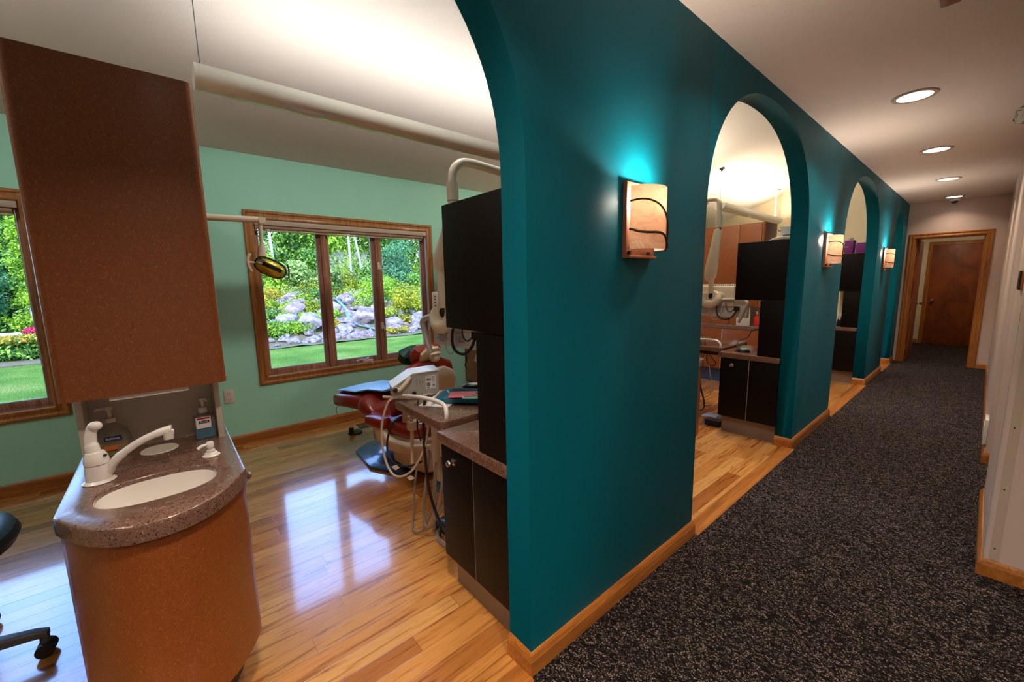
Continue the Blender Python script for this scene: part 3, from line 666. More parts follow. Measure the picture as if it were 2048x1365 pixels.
sconce(7.03, 'small-looking alabaster wall sconce on the farthest teal pier')

def pendant(y0, y1, z, power, color, label):
    x = -1.76; t_ = thing('pendant_light', label, 'ceiling lamp', (x, y0, z), 'long hanging uplights')
    n = 16; r = .085; prof = [(x+r*math.cos(PI+PI*k/n), z+.075*math.sin(PI+PI*k/n)) for k in range(n+1)]
    outer = [(x-r, z+.02)] + prof + [(x+r, z+.02)]; inner = [(x+(a-x)*.93, z+(b-z)*.9) for a, b in outer]
    ring = outer + inner[::-1]; N = len(ring); m = MB(); L = len(outer)
    vs = [(a, y0, b) for a, b in ring] + [(a, y1, b) for a, b in ring]
    m.add(vs, [(i, (i+1) % N, (i+1) % N+N, i+N) for i in range(N)]); m.build('housing', 'pendant_paint', t_)
    for yy0, yy1 in ((y0-.012, y0), (y1, y1+.012)):
        e = MB(); e.prism([(a, b) for a, b in outer], yy0, yy1, 'y'); e.build('end_cap', 'pale_plastic', t_)
    lp = MB(); lp.cyl((x, y0+.05, z-.01), (x, y1-.05, z-.01), .014, 12); lp.build('tube_lamp', 'white_plastic', t_)
    zc = vz(x)
    MB().cyl((x, y0+.02, z), (x, y0+.02, zc), .0022, 8).lathe([(.001, -.03), (.008, -.03), (.02, -.004), (.045, 0), (.001, .012)], (x, y0+.02, zc-.008), 20).build('hanging_wire', 'black_plastic', t_)
    MB().cyl((x, y1-.14, z), (x, y1-.14, zc), .011, 12).lathe([(.001, -.01), (.06, -.008), (.065, 0), (.001, .02)], (x, y1-.14, zc-.004), 28).build('stem', 'pale_plastic', t_)
    light('pendant_uplight', 'AREA', (x, (y0+y1)/2, z+.03), power, color, .13, y1-y0-.1, (0, 0, 1))
    return t_
pendant(.24, 2.74, 2.405, LAMP_UP1, (1.0, .93, .85), 'long hanging uplight over the nearest dental chair')
pendant(-2.98, -.64, 2.405, LAMP_UP1, (1.0, .93, .85), 'hanging uplight over the left treatment bay, left of the sink cabinet')  # added outside the frame to brighten the left bay
pendant(3.27, 5.77, 2.42, 20, (1.0, .84, .64), 'hanging uplight of the middle bay, hidden behind the nearest pier')  # unseen, assumed from the fixture spacing, added to brighten the middle bay
pendant(6.3, 8.8, 2.43, LAMP_UP2, (1.0, .80, .56), 'long hanging uplight seen high through the second arch')
light('vestibule_light', 'AREA', (.45, 10.4, HC-.07), 6, (1.0, .82, .62), .2, .2, (0, 0, -1))

# ================================================================== ISLANDS (terracotta divider cabinets)
def island(yc, labels, full=True, top_z=2.02):
    y0, y1 = yc-.21, yc+.21; b0, b1 = y0+.006, y1-.006; xe = -.87
    grp = None
    base = thing('base_cabinet', labels[0], 'cabinet', (-.9, yc, 0))
    def front(inset, bulge, n=22, ys=(y0, y1), xs=-.60):
        pts = []; a, b = ys[0], ys[1]; r = .06
        for i in range(n+1):
            u = -1+2*i/n; y = (a+b)/2+(b-a)/2*math.copysign(1-(1-abs(u))**1.25, u)
            v = (y-(a+b)/2)/((b-a)/2)
            x = xs-inset + bulge*(1-abs(v)**2.4)
            pts.append((x, y))
        return pts
    body = MB(); fp = front(.008, .19, ys=(b0, b1)); pp_ = [(WX+.02, b1), (WX+.02, b0)] + fp; npp = len(pp_); zb_ = .185
    body.add([(x, y, zb_) for x, y in pp_]+[(x, y, .722) for x, y in pp_], [tuple(range(npp))]+[(i, (i+1) % npp, (i+1) % npp+npp, i+npp) for i in range(npp)]); body.build('cabinet_body', 'terracotta', base, smooth=25)
    tk = MB(); tp = front(.11, .15, ys=(y0+.06, y1-.06)); tk.prism([(WX+.02, y1-.06), (WX+.02, y0+.06)] + tp, 0, zb_)
    tk.build('toe_kick', 'toe_kick_dark' if yc < 1 else 'slate_blue_metal', base, smooth=25)  # blue on the farther islands puts window reflection into the colour
    edges = [-.68, -1.30, -1.94, -2.58, WX+.04]
    for sgn, yy in ((1, b1), (-1, b0)):
        for e0, e1 in zip(edges, edges[1:]):
            d = MB(); lo, hi = sorted((yy-sgn*.012, yy+sgn*.003)); d.box(e1+.003, e0-.003, lo, hi, .19, .715)
            do = d.build('door', 'terracotta', base, bevel=.001)
            if e0 == edges[0]:
                k = MB(); knob(k, (e0-.08, yy+sgn*.003, .678), (0, sgn, 0), .014); k.build('knob', 'brushed_nickel', do, local=False)
        for e in edges[1:-1]: lo, hi = sorted((yy-sgn*.01, yy+sgn*.002)); MB().box(e-.003, e+.003, lo, hi, .19, .715).build('edge_strip', 'beige_edge', base)
    ct = MB(); cp = front(0, .20); ct_o = None
    # countertop with oval basin hole (near part) and long ledge
    bx, by, ra, rb = -.647, yc-.002, .105, .138
    outer = cp[:]  # from y0 to y1 along the front
    n = 48; hole = []
    for k in range(n):
        a = 2*PI*k/n; cc, sn = math.cos(a), math.sin(a); e = .82
        hole.append((bx+ra*math.copysign(abs(cc)**e, cc), by+rb*math.copysign(abs(sn)**e, sn)))
    bm = bmesh.new(); zt, zb = .77, .722
    ov = [(-1.16, y1), (-1.16, y0)] + outer
    vo = [bm.verts.new((x, y, zt)) for x, y in ov]; vh = [bm.verts.new((x, y, zt)) for x, y in hole]
    eo = [bm.edges.new((vo[i], vo[(i+1) % len(vo)])) for i in range(len(vo))]; eh = [bm.edges.new((vh[i], vh[(i+1) % n])) for i in range(n)]
    bmesh.ops.triangle_fill(bm, edges=eo+eh, use_beauty=True)
    top = [f for f in bm.faces]
    # sides
    vb = [bm.verts.new((x, y, zb)) for x, y in ov]
    for i in range(len(vo)):
        j = (i+1) % len(vo)
        if (i, j) != (0, 1): bm.faces.new((vo[i], vo[j], vb[j], vb[i]))
    vhb = [bm.verts.new((x, y, zb)) for x, y in hole]
    for i in range(n): bm.faces.new((vh[i], vh[(i+1) % n], vhb[(i+1) % n], vhb[i]))
    q = [bm.verts.new(p) for p in [(-1.16, y1, zt), (-1.16, y0, zt), (WX+.02, y0, zt), (WX+.02, y1, zt), (-1.16, y1, zb), (-1.16, y0, zb), (WX+.02, y0, zb), (WX+.02, y1, zb)]]
    for f in ((0, 1, 2, 3), (1, 2, 6, 5), (3, 0, 4, 7), (2, 3, 7, 6)): bm.faces.new([q[i] for i in f])
    bmesh.ops.remove_doubles(bm, verts=bm.verts, dist=1e-5); bmesh.ops.recalc_face_normals(bm, faces=bm.faces)
    me = bpy.data.meshes.new('countertop'); 
    es = [e for e in bm.edges if len(e.link_faces) == 2 and e.calc_face_angle(0) > R(60) and abs(e.verts[0].co.z-zt) < 1e-4 and abs(e.verts[1].co.z-zt) < 1e-4]
    bmesh.ops.bevel(bm, geom=es, offset=.006, segments=3, affect='EDGES', profile=.5, clamp_overlap=True)
    for f in bm.faces: f.smooth = True
    bm.to_mesh(me); bm.free(); me.set_sharp_from_angle(angle=R(40)); me.materials.append(M['counter_speckle'])
    co = bpy.data.objects.new('countertop', me); COL.objects.link(co); tag(co, labels[1], 'countertop')
    bs = MB(); rings = [(1.0, .755), (.985, .74), (.95, .69), (.86, .645), (.65, .625), (.25, .62), (.02, .618)]
    vs = []; m_ = n
    for s_, z in rings: vs += [(bx+(x-bx)*s_, by+(y-by)*s_, z) for x, y in hole]
    vs = [(bx+(x-bx)*1.012, by+(y-by)*1.012, .7655) for x, y in hole] + vs
    fs = [(i*m_+k, i*m_+(k+1) % m_, (i+1)*m_+(k+1) % m_, (i+1)*m_+k) for i in range(len(rings)) for k in range(m_)] + [tuple(range(len(rings)*m_, (len(rings)+1)*m_))]
    bs.add(vs, fs); bs.build('sink_basin', 'white_plastic', co, local=True)
    if full:
        dr = MB(); dr.lathe([(.001, .624), (.018, .624), (.02, .621), (.02, .619), (.001, .618)], (bx, by, 0), 20); dr.build('drain', 'chrome', co, local=True)
    # niche + mid body + upper cabinet: one tall hutch standing on the counter
    h = thing('tall_cabinet', labels[2], 'cabinet', (-1.1, yc, .77))
    nb = MB(); nb.box(-1.12, -1.10, y0+.034, y1-.034, .77, 1.01); nb.build('niche_back', 'niche_laminate', h, smooth=0)
    for yy in (y0+.018, y1-.036):
        MB().box(-1.14, -.985, yy, yy+.018, .77, 1.01).build('niche_side', 'niche_laminate', h, bevel=.002)
    MB().box(WX+.02, -1.14, y0+.032, y1-.032, .77, 1.01).build('lower_panel', 'terracotta', h, smooth=0)
    P = rrect(xe-.35, xe, y0, y1, .022); P = [(xe-.35, y1)] + [p for p in P if p[0] > xe-.03] + [(xe-.35, y0)]
    P = [(xe-.35, y0)] + [(xe-.022+.022*math.cos(a), y0+.022+.022*math.sin(a)) for a in [R(-90+15*k) for k in range(7)]] + [(xe-.022+.022*math.cos(a), y1-.022+.022*math.sin(a)) for a in [R(15*k) for k in range(7)]] + [(xe-.35, y1)]
    # P covers the end panel only
    EP = [(xe-.028, y0+.0)] + P[1:-1] + [(xe-.028, y1)]
    MB().prism(EP, 1.01, top_z).build('end_panel', 'terracotta', h, smooth=25)
    MB().box(WX+.02, xe-.034, y0+.02, y1-.02, 1.012, top_z).build('carcass', 'beige_edge', h, smooth=0)
    for sgn, yy in ((1, y1-.02), (-1, y0+.02)):
        for e0, e1 in ((xe-.036, -1.15), (-1.155, -1.83), (-1.835, -2.5), (-2.505, WX+.03)):
            lo, hi = sorted((yy, yy+sgn*.02)); MB().box(e1, e0, lo, hi, 1.012, top_z-.002).build('door', 'terracotta', h, bevel=.001)
    MB().box(-1.0, xe-.01, yc-.1, yc+.1, .995, 1.01).build('under_light', 'white_plastic', h, bevel=.003)
    if full:
        cl_ = MB(); cl_.lathe([(.001, .7722), (.036, .7722), (.040, .7732), (.052, .7728), (.054, .7705)], (-1.0, yc-.002, 0), 36)
        tag(cl_.build('waste_chute_ring', 'pale_plastic'), 'flat pale oval disposal cover set in the counter behind the sink', 'disposal cover')
    return base, co, h
island(-.065, ['terracotta sink cabinet with a bowed front at lower left', 'brown speckled countertop holding the white oval sink', 'tall terracotta laminate cabinet above the sink niche'])
island(2.93, ['divider base cabinet behind the nearest dental chair, seen as a narrow strip', 'speckled counter of the divider behind the nearest dental chair', 'tall divider cabinet behind the nearest dental chair, mauve with window reflection'], full=False)
island(5.69, ['terracotta base cabinet with blue toe kick seen through the second arch', 'grey speckled counter ledge seen through the second arch', 'tall terracotta cabinet with pale door joints seen through the second arch'], full=False)
rb_ = thing('bottle', 'red bottle standing in the niche seen through the second arch', 'bottle', (-.93, 5.60, .77))
MB().lathe([(.001, 0), (.026, 0), (.028, .01), (.028, .10), (.012, .13), (.012, .15), (.001, .15)], (-.93, 5.56, .77), 20).build('bottle_body', 'red_bottle', rb_)
MB().lathe([(.001, .15), (.014, .15), (.014, .18), (.001, .185)], (-.93, 5.56, .77), 16).build('cap', 'white_plastic', rb_)
ORG_Z = .77
# faucet
f = thing('faucet', 'white single lever faucet at the left of the oval sink', 'faucet', (-.80, -.205, .77)); fx, fy = -.80, -.205
MB().lathe([(.001, 0), (.037, 0), (.039, .003), (.031, .010), (.029, .045), (.028, .056), (.001, .056)], (fx, fy, .77), 30).build('faucet_base', 'white_plastic', f)
MB().lathe([(.001, .058), (.028, .058), (.029, .068), (.026, .082), (.021, .094), (.001, .100)], (fx, fy, .77), 30).build('valve_dome', 'white_plastic', f)
MB().tube([(fx, fy, .850), (fx-.004, fy-.005, .875), (fx-.010, fy-.006, .905), (fx-.012, fy+.0, .932), (fx-.006, fy+.008, .944)], [.024, .0175, .0145, .0135, .014], 14, smooth=6).ell((fx-.004, fy+.010, .942), .0155, .0155, .014).build('lever', 'white_plastic', f)
MB().ell((fx+.018, fy+.022, .853), .006, .005, .004).build('temperature_dot', 'black_plastic', f)
sp = [(fx+.0, fy+.02, .795), (fx+.012, fy+.045, .832), (fx+.025, fy+.085, .866), (fx+.035, fy+.125, .888), (fx+.04, fy+.165, .900), (fx+.042, fy+.182, .901)]
MB().tube(sp, [.015, .0125, .011, .011, .0125, .014], 14, smooth=6, flat=1.25).build('spout', 'white_plastic', f)
MB().lathe([(.001, .0), (.013, .0), (.014, .014), (.016, .018), (.016, .027), (.001, .032)], (fx+.042, fy+.172, .872), 20).build('aerator', 'white_plastic', f)
# deck soap pump
s_ = thing('soap_dispenser', 'small white built-in soap pump at the right rear of the sink', 'soap dispenser', (-.80, .07, .77))
MB().lathe([(.001, 0), (.025, 0), (.026, .003), (.02, .007), (.018, .012), (.013, .014), (.012, .022), (.008, .023), (.008, .032), (.001, .032)], (-.80, .07, .77), 24).build('collar', 'white_plastic', s_)
MB().lathe([(.001, .031), (.011, .031), (.012, .045), (.009, .05), (.001, .05)], (-.80, .07, .77), 20).tube([(-.80, .068, .812), (-.787, .046, .814), (-.782, .034, .808)], .005, 10).build('pump_spout', 'white_plastic', s_)
# bottles in the niche
b = thing('soap_bottle', 'round clear hand soap bottle with amber liquid in the niche', 'soap bottle', (-1.05, -.2, .77)); bx, by = -1.045, -.185
MB().lathe([(.001, 0), (.026, 0), (.030, .006), (.034, .02), (.044, .045), (.046, .07), (.040, .092), (.022, .108), (.012, .114), (.012, .12), (.001, .12)], (bx, by, .771), 30, sx=.6).build('bottle_body', 'clear_plastic', b)
MB().lathe([(.001, .003), (.025, .003), (.032, .02), (.040, .04), (.001, .041)], (bx, by, .771), 30, sx=.58).build('liquid', 'amber_soap', b)
MB().lathe([(.001, .12), (.014, .12), (.014, .135), (.006, .137), (.006, .16), (.011, .162), (.011, .175), (.001, .176)], (bx, by, .771), 16).tube([(bx, by, .942), (bx+.01, by-.03, .943), (bx+.012, by-.036, .936)], .005, 8).build('pump', 'cream_plastic', b)
MB().obox((bx+.0285, by+.002, .771+.067), .0012, .046, .016).build('label_band', 'navy_label', b)
text('Softsoap', .0105, 'white_plastic', 'label_text', b, (bx+.0295, by+.002, .771+.067), (R(90), 0, R(90)))
MB().obox((bx+.027, by-.006, .771+.034), .0012, .034, .014).build('fruit_label', 'orange_label', b)
b = thing('sanitizer_bottle', 'clear hand sanitizer bottle with blue gel at the right of the niche', 'sanitizer bottle', (-1.04, .085, .77)); bx, by = -1.035, .072
MB().prism(rrect(bx-.018, bx+.018, by-.034, by+.034, .012), .771, .862).prism(rrect(bx-.011, bx+.011, by-.02, by+.02, .01), .862, .872).build('bottle_body', 'clear_plastic', b, bevel=.003)
MB().prism(rrect(bx-.016, bx+.016, by-.032, by+.032, .011), .773, .812).build('gel', 'blue_gel', b)
MB().lathe([(.001, 0), (.015, 0), (.015, .018), (.005, .02), (.005, .042), (.010, .044), (.011, .056), (.001, .058)], (bx, by, .872), 16).tube([(bx, by, .922), (bx+.02, by+.01, .924), (bx+.028, by+.013, .918)], .0045, 8).build('pump', 'white_plastic', b)
MB().obox((bx+.0188, by-.004, .835), .0012, .046, .044).build('label', 'white_paper', b)
MB().obox((bx+.0196, by-.004, .851), .0008, .040, .007).build('red_stripe', 'red_label', b)
MB().obox((bx+.0196, by-.002, .837), .0008, .032, .011).build('name_band', 'navy_label', b)
text('Purell', .0105, 'white_plastic', 'label_text', b, (bx+.0204, by-.002, .837), (R(90), 0, R(90)))

# outlet on the window wall
o_ = thing('wall_outlet', 'white duplex outlet on the mint wall beside the sink cabinet', 'outlet', (WX, .337, .44))
MB().box(WX, WX+.006, .302, .372, .382, .497).build('cover_plate', 'white_plastic', o_, bevel=.002)
for zz in (.415, .464):
    MB().lathe([(.001, 0), (.016, 0), (.016, .003), (.001, .003)], (WX+.006, .337, zz), 16, Vector((1, 0, 0)).to_track_quat('Z', 'Y').to_matrix()).build('socket', 'pale_plastic', o_)
    MB().box(WX+.009, WX+.010, .329, .332, zz-.004, zz+.006).box(WX+.009, WX+.010, .342, .345, zz-.004, zz+.006).box(WX+.009, WX+.010, .335, .339, zz-.012, zz-.008).build('slots', 'black_plastic', o_)
MB().box(-2.99, -2.86, 1.30, 1.42, 0, .006).build('floor_vent', 'toe_kick_dark'); tag(bpy.data.objects['floor_vent'], 'small dark floor outlet plate beneath the window', 'floor vent')

# ================================================================== BLACK CABINET UNITS
def black_unit(yf, labels, depth=.55):
    base = thing('base_cabinet', labels[0], 'cabinet', (-.34, yf, 0), 'black base cabinets beside the piers')
    MB().box(-.568, -T-.001, yf+.018, yf+depth, .15, .675).build('carcass', 'beige_edge', base, smooth=0)
    for x0, x1 in ((-.566, -.338), (-.334, -T-.003)):
        d = MB().box(x0, x1, yf, yf+.018, .152, .672).build('door', 'black_laminate', base, bevel=.001)
        if x0 < -.5:
            k = MB(); knob(k, (-.47, yf, .615), (0, -1, 0), .014); k.build('knob', 'chrome', d)
    MB().box(-.338, -.334, yf+.002, yf+.018, .152, .672).build('edge_strip', 'beige_edge', base)
    MB().box(-.545, -T-.002, yf+.045, yf+depth-.02, 0, .15).build('toe_kick', 'toe_kick_laminate', base, smooth=0)
    c = MB().prism(rrect(-.582, -T-.001, yf-.012, yf+depth, .004), .675, .72).build('countertop', 'counter_speckle', bevel=.004); tag(c, labels[1], 'countertop', 'speckled counters on the black cabinets')
    mc = thing('tall_panel_cabinet', labels[2], 'cabinet', (-.2, yf, .72), 'black panels between counter and upper cabinet')
    MB().box(-.283, -T-.001, yf+.014, yf+depth, .721, 1.172).build('carcass', 'beige_edge', mc, smooth=0)
    MB().box(-.2815, -T-.003, yf-.002, yf+.014, .722, 1.171).build('door', 'black_laminate', mc, bevel=.001)
    uc = thing('wall_cabinet', labels[3], 'cabinet', (-.3, yf, 1.175), 'black upper cabinets beside the piers')
    MB().box(-.478, -T-.001, yf+.012, yf+depth, 1.175, 1.645).build('carcass', 'beige_edge', uc, smooth=0)
    MB().box(-.476, -T-.003, yf-.006, yf+.012, 1.178, 1.643).build('door', 'black_laminate', uc, bevel=.001)
for yf, nm in ((.845, 'nearest'), (3.665, 'second'), (6.56, 'third')):
    black_unit(yf, ['%s black two-door base cabinet against the teal pier' % nm.capitalize(), '%s reddish speckled counter on a black cabinet' % nm.capitalize(),
                    '%s narrow black panel standing between counter and upper cabinet' % nm.capitalize(), '%s black upper cabinet beside the teal pier' % nm.capitalize()])

# ================================================================== MONITORS ON ARMS
def monitor_unit(hub, yaw, post_top, arm_top, tube_pts, lab_arm, lab_mon):
    hx, hy, hz = hub
    a = thing('monitor_arm', lab_arm, 'monitor arm', tuple(tube_pts[-1]))
    MB().tube(tube_pts, .0215, 20, smooth=8).build('curved_tube', 'cream_plastic', a)
    ct = Vector(tube_pts[0])
    MB().cyl(tuple(ct+Vector((0, 0, .012))), tuple(ct-Vector((0, 0, .075))), .030, 24).cyl(tuple(ct-Vector((0, 0, .078))), tuple(ct-Vector((0, 0, .10))), .026, 24).build('collar', 'cream_plastic', a)
    p1 = ct-Vector((0, 0, .105)); p2 = Vector(arm_top)
    MB().obox(p1-Vector((0, 0, .01)), .05, .03, .03).build('hinge_block', 'black_plastic', a, bevel=.003)
    d = (p2-p1); 
    MB().tube([p1+d*t for t in (0, .04, .15, .4, .7, .88, .96, 1.0)], [.024, .034, .038, .044, .056, .055, .04, .02], 20, flat=.72).build('spring_arm', 'cream_plastic', a)
    MB().cyl(tuple(p2+Vector((.02, 0, .02))), (p2.x+.02, p2.y, hz+.03), .024, 20).build('drop_post', 'cream_plastic', a)
    MB().ell((p2.x+.02, p2.y, hz+.005), .02, .02, .03).build('ball_joint', 'black_plastic', a)
    # monitor
    rz = Matrix.Rotation(yaw, 3, 'Z'); o3 = Vector((p2.x+.02, p2.y, hz))
    L = lambda x, y, z: o3 + rz @ Vector((x, y, z))
    m = thing('computer_monitor', lab_mon, 'monitor', tuple(o3))
    mx = .07
    MB().obox(L(mx, .075, -.04), .50, .035, .31, rz).build('casing', 'pale_plastic', m, bevel=.008)
    MB().obox(L(mx, .095, -.04), .44, .006, .26, rz).build('screen', 'black_plastic', m)
    MB().obox(L(mx-.02, .05, .0), .30, .03, .19, rz).build('rear_housing', 'cream_plastic', m, bevel=.012)
    v = MB()
    for k in range(9): v.obox(L(mx-.215, .0565, .09-k*.018), .018, .003, .008, rz)
    for k in range(14): v.obox(L(mx-.12+k*.02, .0565, .107), .008, .003, .012, rz)
    v.build('vent_slots', 'ink_grey', m)
    yoke = MB(); yoke.tube([L(-.075+.0, .02, .02), L(-.07, .0, -.03), L(-.04, -.012, -.065), L(0, -.015, -.075), L(.04, -.012, -.065), L(.07, 0, -.03), L(.075, .02, .02)], [.03, .034, .036, .038, .036, .034, .03], 16, smooth=4)
    yoke.ell(L(0, .03, -.02), .085, .035, .08, rot=rz); yoke.build('swivel_yoke', 'cream_plastic', m)
    lb = MB(); lb.obox(L(mx-.15, .0555, -.13), .13, .002, .10, rz); lb.obox(L(mx-.0, .0555, -.135), .12, .002, .085, rz); lo = lb.build('rating_label', 'white_paper', m)
    ln = MB()
    for k in range(9): ln.obox(L(mx-.155, .054, -.095-k*.009), .10-.02*(k % 3), .001, .0035, rz)
    for k in range(7): ln.obox(L(mx+.0, .054, -.105-k*.009), .09-.02*(k % 2), .001, .0035, rz)
    ln.build('label_print', 'ink_grey', lo)
    for sx, rr in ((-1, .016), (1, .013)):
        hx0 = mx+sx*.20; hm = MB()
        hm.tube([L(-.07*0+sx*.06+mx*.3, .02, -.03), L(mx+sx*.20, .005, -.025), L(mx+sx*.265, .0, -.05), L(mx+sx*.262, 0, -.09), L(mx+sx*.20, 0, -.235)], rr, 12, smooth=6)
        hm.build('handle', 'grey_plastic', m)
    cb = MB()
    cb.tube([L(.05, .03, -.06), L(.06, .01, -.15), L(.10, .0, -.20), L(.17, .0, -.21), L(.22, .01, -.17), L(.235, .03, -.11)], .008, 8, smooth=8)
    cb.tube([L(.13, .03, -.06), L(.15, .01, -.11), L(.19, .01, -.14), L(.23, .03, -.10)], .0045, 8, smooth=8)
    cb.tube([L(.18, .0, -.205), L(.19, 0, -.24), L(.175, 0, -.27), L(.19, 0, -.285)], .003, 8, smooth=6)
    cb.obox(L(.235, .03, -.11), .04, .03, .04, rz); cb.build('cable', 'cable_black', m)
    cw = MB(); cw.tube([L(.0, .03, -.09), L(-.0, .01, -.16), L(.03, 0, -.21), L(.07, 0, -.215), L(.10, .01, -.16), L(.10, .03, -.08)], .0035, 8, smooth=8); cw.build('cable_loop', 'grey_plastic', m)
    return m
monitor_unit((-1.0, 1.15, 1.19), R(6), None, (-1.055, 1.16, 1.42),
             [(-.876, 1.15, 1.835), (-.876, 1.15, 1.865), (-.874, 1.158, 1.905), (-.870, 1.185, 1.938), (-.864, 1.23, 1.952), (-.85, 1.34, 1.945), (-.84, 1.9, 1.90), (-.83, 2.35, 1.86)],
             'cream tubular monitor arm rising above the nearest black cabinet', 'cream computer monitor seen from behind beside the window')
monitor_unit((-.80, 4.0, 1.19), R(-4), None, (-.845, 4.0, 1.33),
             [(-.785, 4.0, 1.93), (-.785, 4.0, 2.02), (-.80, 4.0, 2.075), (-.86, 4.0, 2.095), (-1.1, 4.02, 2.095), (-1.6, 4.05, 2.095)],
             'cream tubular monitor arm seen through the second arch', 'cream computer monitor seen from behind through the second arch')
for (x, y, zt, lb) in ((-.83, 2.38, 1.87, 'cream ceiling post carrying the nearest monitor arm'), (-1.63, 4.05, 2.095, 'cream ceiling post carrying the second monitor arm')):
    tag(MB().cyl((x, y, zt-.05), (x, y, vz(x)), .03, 20).lathe([(.001, -.01), (.09, -.01), (.09, 0), (.001, .02)], (x, y, vz(x)-.01), 28).build('ceiling_post', 'cream_plastic'), lb, 'post')

# ================================================================== DENTAL LIGHT
dl = thing('dental_light', 'cream dental operating light on a long arm in front of the window', 'exam lamp', (-1.9, .15, 1.7))
xa = -1.75
MB().tube([(xa, .10, 1.710), (xa, .462, 1.718)], .017, 16, flat=.8).obox((xa, .46, 1.716), .03, .035, .032).build('horizontal_arm', 'cream_plastic', dl, bevel=0)
MB().cyl((xa, .10, 1.55), (xa, .10, 1.74), .022, 16).box(xa-.03, xa+.03, .155, .17, 1.56, 1.64).build('mount_bracket', 'cream_plastic', dl)
MB().cyl((xa, .450, 1.71), (xa, .447, 1.575), .010, 12).cyl((xa, .447, 1.575), (xa, .444, 1.52), .017, 14, .022).build('drop_tube', 'cream_plastic', dl)
Q = Matrix.Rotation(R(28), 3, 'X') @ Matrix.Rotation(R(12), 3, 'Z')
hc = Vector((xa+.0, .480, 1.458))
MB().tube([(xa, .43, 1.51), (xa, .46, 1.475), (xa, .475, 1.46)], [.016, .014, .016], 12).build('yoke', 'chrome', dl)
hd = MB().ell(hc, .055, .085, .05, 28, rot=Q.inverted(), e=.8).build('lamp_shell', 'lamp_cover', dl)
MB().ell(hc+Vector((-.012, .0, -.002)), .035, .074, .041, 24, rot=Q.inverted(), e=.8).build('reflector', 'lamp_reflector', dl)
MB().obox(hc+Vector((.038, 0, .0)), .006, .10, .022, Q.inverted()).build('bulb_shield', 'black_plastic', dl, bevel=.002)
MB().tube([hc+Vector((0, .085, .02)), hc+Vector((0, .092, -.01)), hc+Vector((0, .088, -.06))], .004, 8).build('side_grip', 'black_plastic', dl)
MB().tube([(xa+.01, .385, 1.535), (xa+.01, .372, 1.505), (xa+.01, .372, 1.47), (xa+.01, .385, 1.435)], .008, 10, smooth=5).cyl((xa+.01, .373, 1.487), (xa+.005, .455, 1.480), .006, 10).build('handle', 'cream_plastic', dl)

